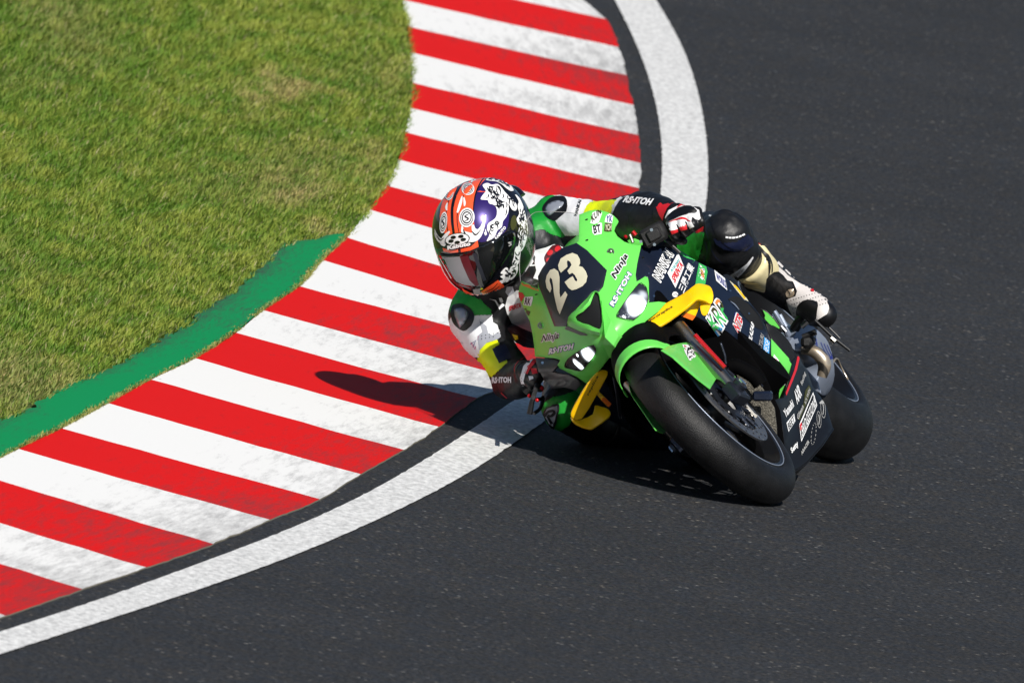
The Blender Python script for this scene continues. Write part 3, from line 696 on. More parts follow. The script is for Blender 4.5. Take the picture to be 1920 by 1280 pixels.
# ---- nose surface, symmetric about y = -.02
NC = []
for y, zs in ((0, [(.52, .02), (.58, .075), (.625, .105), (.67, .085), (.74, .035), (.81, -.02), (.90, -.11), (.99, -.23), (1.05, -.32)]),
              (.05, [(.52, .0), (.58, .05), (.625, .078), (.67, .065), (.74, .02), (.81, -.035), (.90, -.125), (.99, -.245), (1.05, -.335)]),
              (.10, [(.50, -.05), (.56, -.01), (.62, .025), (.68, .015), (.75, -.03), (.82, -.085), (.90, -.17), (.99, -.29)]),
              (.16, [(.50, -.12), (.56, -.09), (.62, -.06), (.69, -.075), (.77, -.125), (.85, -.19), (.92, -.26)]),
              (.22, [(.48, -.23), (.56, -.18), (.64, -.17), (.72, -.19), (.80, -.24), (.88, -.30)]),
              (.29, [(.48, -.36), (.58, -.31), (.68, -.30), (.78, -.33)])):
    for z, x in zs:
        for s_ in ((1,) if y == 0 else (-1, 1)): NC.append((s_ * y, z, x))
nosef = tps(NC)
def nose(px, py, off=0):
    x = -.05
    for _ in range(14):
        p = P(px, py, x); x = .45 * x + .55 * nosef(p[1] + .02, p[2])
    return P(px, py, x + off)
NOUT = [(1081, 455), (1085, 450), (1085.8, 402), (1094, 399), (1105, 394.7), (1116, 393), (1125.6, 393.6), (1139.7, 397.5), (1150.6, 403.8), (1158, 411), (1160, 415), (1158, 419), (1154, 425), (1152, 433), (1158, 443), (1171, 453), (1186, 458), (1202.5, 459.4),
        (1195, 494), (1192, 515), (1193.8, 527), (1200, 524), (1210, 517.5), (1215, 520), (1217, 530), (1217, 567), (1235, 565), (1250, 567), (1235, 584), (1214, 600), (1180, 630), (1179, 644), (1173, 661), (1166, 677), (1159, 671), (1143, 671),
        (1128, 690), (1117, 702), (1100, 720), (1084, 708), (1065, 698.4), (1048, 690), (1045, 684), (1050, 675), (1042, 672), (1003, 669), (1001, 647), (998.4, 628), (993, 602), (984, 583), (974.4, 562.5), (971.6, 551), (973.5, 538), (977.5, 527), (1008, 541), (1010, 520), (1018, 500), (1034, 478), (1055, 464)]
cowl = panel('front_cowl', NOUT, nose, 'green', bike, 7, .004)
bv_n = bvh(cowl)
def st(name, polys, m, off=.0008, par=None, tgt=None, **k): return sticker(name, polys, tgt or bv_n, M[m] if isinstance(m, str) else m, par or cowl, off, **k)
NP = [(1055, 464), (1081, 455), (1100, 468), (1138, 506), (1131, 536), (1122, 547), (1110, 548), (1085, 573), (1066, 593), (1062, 612), (1039, 612), (1022, 567), (1010, 538), (1008, 518), (1016, 503), (1034, 478)]
npn = panel('number_board', NP, lambda a, b: nose(a, b, .004), 'numberplate', bike, 7, .004); bv_np = bvh(npn)
A = lambda p: Z(1000, 440, 6.4, p)
two = A([(150, 560), (165, 490), (205, 425), (255, 408), (300, 440), (318, 510), (318, 600), (318, 700), (328, 752), (345, 735), (385, 680), (413, 720), (370, 830), (322, 955), (295, 900), (270, 800), (250, 700), (240, 600), (228, 535), (205, 515), (198, 550), (215, 610), (222, 650), (205, 695), (165, 640)])
three = A([(300, 370), (330, 290), (400, 245), (470, 222), (530, 245), (560, 300), (562, 350), (545, 378), (590, 390), (630, 440), (650, 500), (635, 570), (590, 620), (520, 655), (465, 668), (425, 640), (378, 570), (440, 520), (475, 500), (500, 550), (520, 565), (530, 545), (500, 487), (470, 460), (435, 478), (410, 435), (440, 400), (460, 365), (445, 330), (415, 308), (405, 330), (412, 388), (335, 458), (310, 420)])
sticker('race_number', [two, three], bv_np, M['cream'], npn, .0012, step=3)
# air intake: framed opening with a dark throat behind it
fr_o = Z(1000, 440, 6.4, [(735, 672), (770, 678), (795, 700), (830, 900), (835, 1060), (825, 1180), (800, 1210), (700, 1195), (560, 1160), (440, 1100), (405, 1060), (415, 990), (460, 940), (560, 860), (640, 770), (700, 690)])
fr_i = Z(1000, 440, 6.4, [(735, 695), (765, 695), (785, 730), (815, 900), (822, 1040), (810, 1110), (790, 1135), (720, 1110), (660, 1080), (580, 1060), (520, 1030), (505, 990), (530, 960), (600, 920), (680, 840), (715, 740)])
ng = len(fr_o); v = []
for ring, off in ((fr_o, .003), ([((a[0] * .5 + b[0] * .5), (a[1] * .5 + b[1] * .5)) for a, b in zip(fr_o, fr_i)], .016), (fr_i, .012)):
    v += [nose(p[0], p[1], off) for p in ring]
back = [nose(p[0], p[1], .012) + np.array([-.05, 0, .0]) for p in fr_i]; v += back
f = [(k * ng + i, k * ng + (i + 1) % ng, (k + 1) * ng + (i + 1) % ng, (k + 1) * ng + i) for k in range(3) for i in range(ng)]
ifr = link('air_intake_frame', v, orient(v, f), 'green', bike); autosmooth(ifr, 50)
panel('air_intake', fr_i, lambda a, b: nose(a, b, .0055), 'dark', ifr, 6, .002)
# centre ridge and beak
def fac(name, pts, faces, m, par, off=.0, smooth=False, thick=.003):
    v = [nose(a, b, x + off) for a, b, x in pts]; o = link(name, v, orient(v, faces), m, par, smooth); q = o.modifiers.new('s', 'SOLIDIFY'); q.thickness = thick; q.offset = -1
    b_ = o.modifiers.new('b', 'BEVEL'); b_.width = .002; b_.segments = 2; return o
fac('beak', [(1127, 560, .004), (1134, 632, .016), (1130, 645, .004), (1142, 671, .003), (1159, 671, .018), (1166, 678, .016), (1173, 661, .012), (1180, 632, .004), (1160, 630, .012), (1150, 648, .024), (1146, 600, .004)],
    [(0, 1, 10), (1, 8, 10), (1, 9, 8), (1, 2, 9), (2, 3, 9), (3, 4, 9), (4, 6, 9), (4, 5, 6), (9, 6, 8), (6, 7, 8)], 'green', bike, .002)
# headlights
HL = [(1199, 531), (1206, 533), (1212, 539), (1215.5, 556), (1214, 566), (1207, 582), (1188.5, 599), (1172, 597), (1157, 593), (1162.7, 579), (1184, 548.5)]
HR = [(1059, 684), (1065, 672.5), (1090.7, 655), (1112, 647), (1116.5, 654), (1115.5, 664), (1100, 684), (1095, 691), (1086, 695.5), (1072, 692), (1060, 689)]
for nm, out, blobs, lab in (('headlight', HL, [([(1191, 557), (1202, 556), (1208, 563), (1204, 574), (1195, 585), (1183, 589), (1177, 583), (1178, 571), (1184, 561)], 'lampglow')], 'left headlight, glaring white'),
                       ('headlight', HR, [([(1100, 652), (1110, 652), (1115, 659), (1112, 670), (1104, 680), (1094, 679), (1090, 668), (1093, 658)], 'lampglow'), (Z(990, 600, 10.667, [(905, 800), (960, 790), (1040, 860), (1100, 870), (1125, 910), (1105, 960), (1060, 990), (1000, 970), (930, 900), (890, 850)]), 'lampglow'), (circ(1082.5, 666, 2.6), 'lampglow')], 'right headlight, three lit lamps in a dark housing')):
    spots = ([(nose(1195, 571, .0045), .0235, 9), (nose(1186, 584, .0045), .012, 3), (nose(1206, 552, .0045), .012, .8)] if out is HL else [(nose(1103, 665, .0045), .0185, 9), (nose(1082.5, 666, .0045), .0036, 7), (nose(1080, 680, .0045), .0088, 6), (nose(1087, 686, .0045), .0100, 6)])
    M[lab] = lampmat(nm + ' lens', (120, 124, 132) if out is HL else (30, 31, 34), spots)
    h = panel(nm, out, lambda a, b: nose(a, b, .0045), lab, bike, 5, .006); h['label'] = lab
    ring = [nose(p[0], p[1], .006) for p in sm(out, 2)]; MB().tube(ring + [ring[0]], .0009, 6, caps=False).build('headlight_rim', 'matt', h, sharp=0)
# wind screen
SC = [(1085, 452), (1086, 402), (1060, 398), (1020, 397), (1000, 400), (986, 418), (978, 455), (974, 495), (976, 528), (1008, 541), (1012, 516), (1020, 498), (1036, 480), (1055, 466), (1081, 457)]
scr = panel('windscreen', SC, lambda a, b: nose(a, b, .0), 'glass', bike, 8, .0015, False); scr.modifiers.clear()
MB().tube([nose(a, b, .0008) for a, b in SC[1:9]], .0007, 6, spl=4).build('screen_edge', 'dullwhite', scr, sharp=0)
# small things on the cowl
for cx, cy, r in ((1145, 472, 6.5), (1014, 610, 6)):
    q = nose(cx, cy, .002); nn = (LO - q) / np.linalg.norm(LO - q)
    MB().rev(q, nn, [(0, r / 680), (.003, r / 680), (.003, r / 680 * .7), (.0, r / 680 * .55)], 20).rev(q, nn, [(0, r / 680 * .42), (.005, r / 680 * .4), (.006, .0001)], 12).build('cowl_fastener', 'steel', cowl)
for cx, cy in ((1100, 412), (1100.5, 450.5), (1006, 552)): st('slot', [circ(cx, cy, 3, 12, 1.4, -.3)], 'ink')
text('side_lettering', 'Ninja', (1156, 527), (1180, 484), (1146, 515), bv_n, M['ink'], cowl, bold=.03, edge=M['white'], ew=.11)
text('sponsor_sticker', 'RS·ITOH', (1150.6, 575.6), (1184.4, 515), (1143, 570), bv_n, M['white'], cowl, bold=.04, edge=M['indigo'], ew=.1)
text('side_lettering', 'Ninja', (1014, 645), (1046, 638.5), (1019, 628), bv_n, M['ink'], cowl, bold=.02, edge=M['white'], ew=.1)
text('sponsor_sticker', 'RS·ITOH', (1029, 664), (1074, 654.5), (1031.5, 653), bv_n, M['white'], cowl, bold=.04, edge=M['indigo'], ew=.1)
B5 = lambda p: Z(960, 360, 6.4, p)
for nm, pol, tx, c1, c2 in (('sponsor_sticker', [(965, 250), (1010, 232), (1082, 250), (1070, 290), (1040, 370), (985, 388), (938, 375), (955, 320)], ((962, 372), (1072, 262), (950, 290)), 'olive', 'KUN'),
                        ('sponsor_sticker', [(960, 410), (1010, 405), (1050, 368), (1078, 375), (1082, 440), (1075, 505), (990, 520), (965, 490)], ((985, 505), (1070, 490), (970, 405)), 'ink', 'BT'),
                        ('sponsor_sticker', [(1130, 285), (1170, 262), (1215, 290), (1200, 380), (1150, 370), (1110, 360)], ((1125, 365), (1200, 365), (1135, 285)), 'indigo', 'YK'),
                        ('sponsor_sticker', [(1115, 375), (1200, 380), (1195, 475), (1150, 480), (1105, 472)], ((1115, 465), (1190, 465), (1120, 390)), 'cream', 'YCH')):
    s0 = st(nm, [B5(pol)], 'olive' if c2 == 'YCH' else 'white', step=3); a, b, c = B5(tx)
    text('sticker_lettering', c2, a, b, c, bv_n, M[c1], cowl, bold=.03)
H_ = lambda p: Z(830, 540, 5.333, p)
st('sponsor_sticker', [H_([(760, 40), (800, 45), (822, 80), (790, 135), (765, 110)])], 'red', step=3)
st('sponsor_sticker', [H_([(820, 90), (905, 82), (905, 110), (885, 180), (812, 168)])], 'white', step=3); a, b, c = H_([(820, 165), (878, 170), (832, 95)]); text('sticker_lettering', 'RK', a, b, c, bv_n, M['ink'], cowl, bold=.02)
st('sponsor_sticker', [H_([(800, 205), (880, 235), (862, 280)])], 'olive', step=3)
st('edge_tape', [Z(960, 360, 6.4, [(110, 1095), (150, 1080), (240, 1120), (310, 1160), (330, 1190), (230, 1160), (140, 1125)])], 'orange', step=3)
st('intake_lip', [Z(990, 600, 10.667, [(735, 170), (785, 115), (900, 165), (1060, 235), (1170, 275), (1200, 310), (1060, 305), (900, 240), (760, 190)])], 'carbon', step=3)

# ---- left side fairing (navy) and the same panels mirrored on the right
side = surfpx([(1202, 459, -.20), (1217, 567, -.075), (1193, 520, -.10), (1250, 463, -.27), (1272, 467, -.31), (1309, 491, -.36), (1340, 506, -.41), (1363, 522, -.45), (1388, 544, -.48), (1405, 565, -.51), (1425, 590, -.53), (1437, 615, -.55), (1444, 633, -.56), (1485, 679, -.60),
               (1470, 745, -.56), (1453, 748, -.50), (1442, 719, -.47), (1434, 697, -.46), (1428, 683, -.44), (1405, 655, -.41), (1362, 620, -.34), (1330, 607, -.29), (1300, 590, -.23), (1270, 580, -.17), (1240, 575, -.12), (1265, 520, -.19), (1300, 545, -.26), (1350, 580, -.35), (1395, 625, -.43), (1460, 700, -.52)])
SO = [(1202, 459), (1225, 459), (1250, 463), (1272, 467), (1309, 491), (1340, 506), (1363, 522), (1388, 544), (1405, 565), (1425, 590), (1437, 615), (1444, 633), (1465, 655), (1485, 679), (1480, 712), (1470, 745), (1453, 748), (1443, 722), (1434, 699), (1428, 683), (1405, 655), (1362, 620), (1330, 607), (1300, 590), (1270, 580), (1240, 572), (1217, 567), (1217, 530), (1215, 520), (1210, 517.5), (1200, 524), (1193.8, 527), (1192, 515), (1195, 494)]
sf = panel('side_fairing', SO, side, 'navy', bike, 9, .004); sf['label'] = 'left side fairing, navy with sponsor stickers'
bv_s = bvh(sf)
bv_sk = bvh(sf)
def ss(name, polys, m, off=.0008, **k): return sticker(name, polys, bv_s, M[m], sf, off, **k)
A1 = lambda p: Z(1200, 440, 8, p); B2 = lambda p: Z(1310, 560, 8, p)
# inner return of the fairing edge, turns inwards towards the radiator
ie = [(1217, 567), (1240, 574), (1270, 581), (1300, 591), (1330, 608), (1362, 621), (1405, 656), (1428, 684), (1434, 699), (1443, 722), (1453, 748)]
v = []
for k, (dx_, dy_, dxx) in enumerate(((0, 0, 0), (-16, 10, -.005), (-34, 22, -.03), (-46, 30, -.09))):
    for i, p in enumerate(ie):
        q = side(*p); tt = min(1, i / 4) * (1 if i < 8 else max(.35, 1 - (i - 7) * .22)); v.append(P(p[0] + dx_ * tt, p[1] + dy_ * tt, q[0] + dxx))
ni = len(ie); f = [(k * ni + i, k * ni + i + 1, (k + 1) * ni + i + 1, (k + 1) * ni + i) for k in range(3) for i in range(ni - 1)]
fi = link('fairing_inner_edge', v, orient(v, f), 'deep', bike); fi.modifiers.new('s', 'SOLIDIFY').thickness = .003
ss('green_panel', [B2([(1085, 600), (1400, 950), (1370, 1120), (1290, 1330), (1235, 1490), (1140, 1500), (1060, 1290), (985, 1110), (1060, 1045), (1085, 900)])], 'green', label='lime green lower end of the side fairing')
ss('green_band', [A1([(880, 425), (990, 480), (1010, 560), (975, 745), (825, 750), (850, 600)])], 'leaf', step=4)
ss('green_band', [A1([(505, 198), (565, 206), (700, 322), (870, 402), (700, 352), (615, 305), (550, 240)])], 'leaf', off=.0008, step=3)
text('sponsor_sticker', 'NANKAI', (1237.5, 529), (1262, 478), (1224, 517), bv_s, M['ink'], sf, bold=-.005, edge=M['white'], ew=.09)
ss('sponsor_sticker', [A1([(570, 270), (660, 490), (530, 800), (408, 578)])], 'white')
a, b, c = A1([(478, 575), (592, 395), (455, 535)]); text('sticker_lettering', 'PETRONAS', a, b, c, bv_s, M['teal'], sf, bold=.02)
a, b, c = A1([(520, 735), (648, 475), (465, 635)]); text('sticker_lettering', 'SPRINTA', a, b, c, bv_s, M['red'], sf, bold=.04)
a, b, c = A1([(655, 890), (815, 500), (560, 800)]); text('sponsor_lettering', '三陽工業', a, b, c, bv_s, M['white'], sf, bold=.02)
ss('round_emblem', [circ(1265.5, 552, 5.6, 16, 5.4)], 'white', step=2.5); ss('emblem_and_glint_line', [stroke(Z(1200, 440, 8, [(490, 910), (530, 890), (570, 915)]), .7)], 'ink', off=.0014)
ss('sponsor_sticker', [A1([(895, 445), (970, 520), (965, 715), (872, 615)])], 'white'); a, b, c = A1([(905, 610), (960, 680), (905, 500)]); text('sticker_lettering', 'OSA', a, b, c, bv_s, M['orange'], sf, bold=.03)
ss('sponsor_sticker', [A1([(1112, 530), (1270, 655), (1305, 835), (1140, 690)])], 'white'); a, b, c = A1([(1150, 680), (1295, 810), (1128, 560)]); text('sticker_lettering', 'WORKS', a, b, c, bv_s, M['indigo'], sf, bold=.03)
ss('sponsor_sticker', [A1([(1320, 665), (1430, 735), (1530, 850), (1625, 1000), (1560, 975), (1440, 830)])], 'cream'); ss('emblem_and_glint_line', [stroke(A1([(1400, 745), (1480, 840), (1570, 960)]), 3)], 'yellow', off=.0014)
# rainbow lettering
bv_sk = bvh(sf, fi)
BL, BR, TL = np.array((1347, 631.)), np.array((1368, 590.)), np.array((1324, 598.))
v_, f_ = textmesh('KRP', .10); sticker('team_lettering', [([tuple(BL + (BR - BL) * (a * 1.04 - .02) + (TL - BL) * (b * 1.16 - .08)) for a, b in v_], f_)], bv_sk, M['white'], sf, .001, maxedge=.08)
v_, f_ = textmesh('KRP', .01); pts = [tuple(BL + (BR - BL) * a + (TL - BL) * b) for a, b in v_]; up_ = TL - BL
sticker('team_lettering', [(pts, f_)], bv_sk, None, sf, .0016, mi_fn=lambda x, y: int(min(4, max(0, 4.999 * (1 - ((np.array((x, y)) - BL) @ np.array([-.42, -.6])) / 48)))), mats=['orange', 'olive', 'leaf', 'leaf', 'sky'], maxedge=.08)
a, b, c = B2([(595, 530), (655, 330), (515, 395)]); text('sponsor_sticker', 'NTB', a, b, c, bv_s, M['red'], sf, bold=.03, edge=M['white'], ew=.12)
ss('sponsor_sticker', [B2([(540, 205), (640, 290), (620, 350), (530, 300)])], 'indigo'); ss('emblem_and_glint_line', [stroke(B2([(540, 290), (560, 215), (640, 290)]), 1.2, 0)], 'white', off=.0014)
a, b, c = B2([(788, 672), (828, 400), (742, 602)]); text('sponsor_lettering', 'PLAZA8', a, b, c, bv_s, M['white'], sf, bold=.03)
a, b, c = B2([(930, 840), (975, 560), (880, 790)]); text('sponsor_lettering', 'MATSURI', a, b, c, bv_s, M['dullwhite'], sf, bold=.01)
ss('sponsor_sticker', [B2([(980, 572), (1066, 645), (1050, 860), (1018, 1002), (938, 905), (965, 760)])], 'sky'); a, b, c = B2([(1010, 970), (1055, 660), (955, 890)]); text('sticker_lettering', 'LINESE', a, b, c, bv_s, M['white'], sf, bold=0)
ss('sponsor_sticker', [B2([(1122, 830), (1200, 928), (1158, 1155), (1085, 1075)])], 'white', off=.0014); a, b, c = B2([(1150, 1120), (1190, 940), (1100, 1060)]); text('sticker_lettering', 'Sweet', a, b, c, bv_s, M['red'], sf, bold=.03, off=.002)
ss('sponsor_sticker', [B2([(1215, 982), (1292, 1120), (1265, 1230), (1300, 1290), (1255, 1300), (1172, 1145)])], 'white', off=.0014); a, b, c = B2([(1225, 1190), (1282, 1130), (1195, 1100)]); text('sticker_lettering', 'NTL', a, b, c, bv_s, M['pink'], sf, bold=.03, off=.002)
# vent in the side fairing: flat dark patch painted for its shaded opening
vn = sm(B2([(440, 10), (520, 60), (610, 175), (700, 290), (840, 420), (950, 468), (965, 420), (900, 260), (800, 130), (690, 40), (560, -40)]), 3)
vt = ss('air_vent', [vn], 'dark', off=.0008); ss('vent_edge', [stroke(B2([(700, 20), (800, 130), (900, 250), (965, 380), (1010, 500)]), [1, 2, 2.2, 1.6, .8])], 'black', off=.0014)
ss('emblem_and_glint_line', [stroke(B2([(470, 40), (540, 95), (600, 170)]), [1, 2, .8])], 'alu', off=.002); ss('fastener', [circ(1403.5, 588, 1.8, 10)], 'chrome', off=.002)  # bright stroke on the vent is a painted highlight
for cx, cy in ((1205.5, 483), (1216.5, 513), (1226, 555), (1369, 545), (1316, 512)): ss('fastener', [circ(cx, cy, 2.2, 10)], 'chrome')
ss('red_pinstripe', [stroke([(1494, 668), (1487, 700), (1470, 746)], [3, 5, 3])], 'red', off=.002) if 0 else None
# belly pan, black
bp_s = surfpx([(1463, 748, -.44), (1467, 804, -.42), (1473, 858, -.42), (1489, 883, -.44), (1512, 867, -.50), (1540, 835, -.58), (1562, 802, -.68), (1550, 760, -.72), (1537, 740, -.72), (1510, 690, -.68), (1497, 668, -.65), (1486, 678, -.60), (1500, 780, -.56), (1520, 770, -.62)])
BPO = [(1453, 749), (1470, 745), (1480, 712), (1486, 677), (1497, 663), (1504, 680), (1513, 692), (1524, 724), (1538, 742), (1550, 762), (1562, 802), (1540, 835), (1512, 867), (1489, 883), (1478, 872), (1473, 858), (1468, 804), (1462, 768)]
bp = panel('belly_pan', BPO, bp_s, 'black', bike, 8, .004); bp['label'] = 'black belly pan with white sponsor lettering'; bv_b = bvh(bp)
C3 = lambda p: Z(1420, 660, 5.818, p)
def sb(name, polys, m, off=.0008, **k): return sticker(name, polys, bv_b, M[m], bp, off, **k)
sb('red_pinstripe', [C3([(440, 20), (458, 70), (430, 190), (385, 310), (315, 475), (298, 465), (350, 330), (400, 200), (425, 100)])], 'red')
for tx, q, m in (('Yanashi', [(305, 722), (398, 590), (276, 640)], 'white'), ('AXR', [(432, 572), (482, 470), (392, 440)], 'white'), ('Glean', [(440, 745), (502, 605), (425, 695)], 'dullwhite'), ('Setty', [(378, 1120), (450, 1030), (355, 1050)], 'white'), ('ARACER', [(482, 1125), (565, 985), (470, 1090)], 'dullwhite'), ('Racing', [(490, 380), (530, 250), (465, 330)], 'dullwhite')):
    a, b, c = C3(q); text('sponsor_lettering', tx, a, b, c, bv_b, M[m], bp, bold=.04)
sb('olive_stripe', [C3([(520, 420), (560, 360), (585, 400), (560, 500), (510, 620), (460, 740), (440, 730), (500, 580)])], 'olive'); a, b, c = C3([(525, 575), (575, 420), (508, 540)]); text('sponsor_lettering', "K'S WIN", a, b, c, bv_b, M['dullwhite'], bp, bold=.03)
sb('sponsor_sticker', [C3([(315, 770), (398, 668), (412, 752), (338, 868)])], 'white'); a, b, c = C3([(342, 850), (405, 755), (326, 780)]); text('sticker_lettering', 'BEET', a, b, c, bv_b, M['ink'], bp, bold=.02)
sb('sponsor_sticker', [C3([(606, 435), (650, 580), (478, 978), (456, 788)])], 'white'); sb('sticker_ground', [C3([(602, 460), (640, 580), (480, 950), (466, 800)])], 'ink', off=.0014); a, b, c = C3([(486, 925), (630, 585), (474, 810)]); text('sticker_lettering', 'BRIDGESTONE', a, b, c, bv_b, M['white'], bp, bold=.01, off=.002)
sb('sticker_mark', [C3([(458, 792), (474, 765), (482, 830), (466, 860)])], 'red', off=.002)
for cx, cy, rx, ry in ((715, 620, 27, 100), (670, 735, 24, 92)):
    o_ = C3(circ(cx, cy, rx, 20, ry, -.08)); i_ = C3(circ(cx, cy, rx * .86, 20, ry * .93, -.08)); n_ = len(o_)
    sb('round_emblem', [(o_ + i_, [q for i in range(n_) for q in ((i, (i + 1) % n_, n_ + i), ((i + 1) % n_, n_ + (i + 1) % n_, n_ + i))])], 'dullwhite'); sb('round_emblem', [stroke(C3([(cx - 3, cy - ry * .6), (cx + 5, cy), (cx - 2, cy + ry * .6)]), 1.4)], 'dullwhite')
o_ = C3(circ(612, 890, 24, 16, 120, .12)); sb('round_emblem', [stroke([o_[i], ((o_[i][0] + o_[(i + 1) % 16][0]) / 2, (o_[i][1] + o_[(i + 1) % 16][1]) / 2)], .8, 0) for i in range(16)], 'dullwhite')
# lower closing surface of the belly and the right hand side, mirrored shapes
def mirror(o, name, m, lab=None):
    me = o.data.copy(); v = [(a.co.x, -.04 - a.co.y, a.co.z) for a in me.vertices]; f = [tuple(reversed(p.vertices)) for p in me.polygons]
    q = link(name, v, f, m, bike); s_ = q.modifiers.new('s', 'SOLIDIFY'); s_.thickness = .004; s_.offset = -1
    if lab: q['label'] = lab
    return q
mirror(sf, 'side_fairing', 'navy', 'right side fairing in the shade'); mirror(fi, 'fairing_inner_edge', 'deep'); mirror(bp, 'belly_pan', 'black', 'shaded right half of the belly pan')
bm_ = MB()
Lb = [p for p in [bp_s(*q) for q in [(1473, 858), (1489, 883), (1512, 867), (1540, 835), (1562, 802)]]]
v = []; 
for t in np.linspace(0, 1, 9):
    for p in Lb:
        q = p.copy(); q[1] = p[1] * (1 - t) + (-.04 - p[1]) * t; q[2] = p[2] - .0 * math.sin(math.pi * t); v.append(q)
f = [(i * 5 + j, i * 5 + j + 1, (i + 1) * 5 + j + 1, (i + 1) * 5 + j) for i in range(8) for j in range(4)]
link('belly_floor', v, f, 'black', bike).modifiers.new('s', 'SOLIDIFY').thickness = .004
# grey duct below the right headlight
du = surfpx([(1003, 671, -.20), (1050, 675, -.12), (1045, 690, -.12), (1008, 697, -.17), (1065, 700, -.08), (1100, 722, -.06), (1085, 735, -.10), (1020, 728, -.2), (1012, 712, -.19)])
G_ = lambda p: Z(990, 600, 10.667, p)
dc = panel('side_duct', G_([(140, 745), (560, 780), (625, 820), (580, 930), (480, 1050), (210, 1050), (175, 900)]), du, 'carbon', bike, 6, .006)
panel('lower_duct', Z(800, 560, 4.266, [(900, 590), (960, 570), (1050, 600), (1130, 610), (1200, 650), (1230, 690), (1190, 740), (1100, 715), (1000, 720), (930, 650)]), lambda a, b: du(a, b) + np.array([-.012, 0, 0]), 'carbon', bike, 6, .006)
sticker('fastener', [circ(1017.5, 680, 2.6, 10)], bvh(dc), M['chrome'], dc)

# ---- winglets
F_ = lambda p: Z(1180, 500, 8, p); K_ = lambda p: Z(800, 560, 4.266, p)
def winglet(main, ms, plate, ps, strut, ss_, tip, lab):
    w_ = bpy.data.objects.new('winglet', None); S.collection.objects.link(w_); w_.parent = bike; w_['label'] = lab
    a = panel('winglet_blade', sm(main, 2), surfpx(ms), 'yellow', w_, 5, .007)
    b_ = a.modifiers['b']; b_.width = .0022; b_.segments = 2
    b = panel('winglet_end_plate', sm(plate, 2), surfpx(ps), 'yellow', w_, 5, .007)
    c = panel('winglet_strut', strut, surfpx(ss_), 'yellow', w_, 5, .006); bb = bvh(c)
    sticker('strut_tip', [tip], bb, M['wingorange'], c, .0008)
    return w_, a
wl_, wa = winglet(F_([(162, 985), (168, 1025), (185, 1042), (215, 1035), (400, 920), (600, 800), (850, 615), (990, 500), (1060, 490), (1150, 520), (1215, 558), (1245, 535), (1258, 480), (1258, 410), (1240, 340), (1205, 290), (1130, 265), (1060, 252), (995, 262), (900, 335), (780, 420), (560, 540), (450, 620), (330, 740), (265, 810), (200, 910)]),
                  [(1203, 629, .045), (1255, 598, .0), (1303, 562, -.06), (1330, 568, -.10), (1337, 550, -.12), (1330, 537, -.15), (1306, 532, -.14), (1260, 562, -.075), (1215, 600, .0), (1285, 560, -.075)],
                  F_([(1070, 500), (1150, 520), (1215, 558), (1195, 650), (1165, 715), (1130, 735), (1090, 715), (1065, 640), (1062, 560)]), [(1314, 562, -.11), (1331, 569, -.105), (1322, 590, -.10), (1314, 585, -.10)],
                  F_([(870, 590), (1070, 495), (1060, 600), (995, 740), (945, 805), (775, 740), (840, 690)]), [(1290, 574, -.10), (1314, 562, -.12), (1300, 598, -.11), (1277, 592, -.09)],
                  F_([(858, 690), (995, 738), (945, 803), (778, 740)]), 'left winglet, bright yellow in the sun')
wr_, wb = winglet(K_([(1375, 583), (1435, 572), (1447, 605), (1420, 660), (1345, 795), (1240, 960), (1165, 950), (1158, 905), (1215, 800), (1290, 680)]),
                  [(1137, 695, -.012), (1122, 697, .0), (1140, 703, -.012), (1115, 746, -.028), (1090, 785, -.040), (1072, 773, -.028), (1100, 720, .0)],
                  K_([(1162, 935), (1200, 965), (1240, 962), (1330, 920), (1345, 850), (1400, 862), (1440, 872), (1467, 900), (1460, 938), (1350, 1020), (1300, 1037), (1205, 1000), (1165, 960)]), [(1073, 782, -.040), (1090, 786, -.055), (1112, 776, -.075), (1143, 768, -.085), (1142, 779, -.07), (1105, 803, -.045), (1083, 794, -.038)],
                  K_([(1340, 745), (1375, 740), (1477, 838), (1455, 868), (1400, 815)]), [(1115, 735, -.04), (1145, 757, -.06), (1130, 755, -.05), (1122, 734, -.04)],
                  K_([(1405, 785), (1428, 788), (1477, 838), (1455, 866), (1400, 812)]), 'right winglet, folded yellow loop beside the knee')
bw = bvh(wa); text('winglet_lettering', 'euroreplica', (1219, 605), (1262, 578), (1217, 599), bw, M['olive'], wa, bold=.02)
sticker('winglet_stain', [F_([(780, 445), (960, 335), (985, 375), (930, 430), (810, 520)])], bw, M['orange'], wa, .0008) if 0 else None
bw2 = bvh(wb); text('winglet_lettering', 'replica', (1104, 742), (1123, 706), (1100, 738), bw2, M['olive'], wb, bold=.02)
ch = surfpx([(1160, 650, .0), (1200, 628, .01), (1180, 645, 0), (1165, 655, 0)])
panel('chin_spoiler', [(1214, 598), (1204, 622), (1205, 632), (1182, 646), (1160, 662), (1164, 648), (1184, 628)], lambda a, b: P(a, b, .0), 'deep', bike, 6, .006)

# ---- near-black sheet standing in for the shade under the nose, past the fork
panel('under_nose_shade', sm([(1140, 668), (1180, 640), (1215, 592), (1262, 586), (1310, 606), (1300, 650), (1260, 655), (1190, 672), (1172, 720), (1200, 790), (1235, 830), (1200, 820), (1150, 740)], 2), surfpx([(1140, 668, -.14), (1215, 590, -.20), (1310, 606, -.30), (1235, 830, -.30), (1150, 740, -.20), (1190, 672, -.22)]), 'deep', bike, 9, .006)
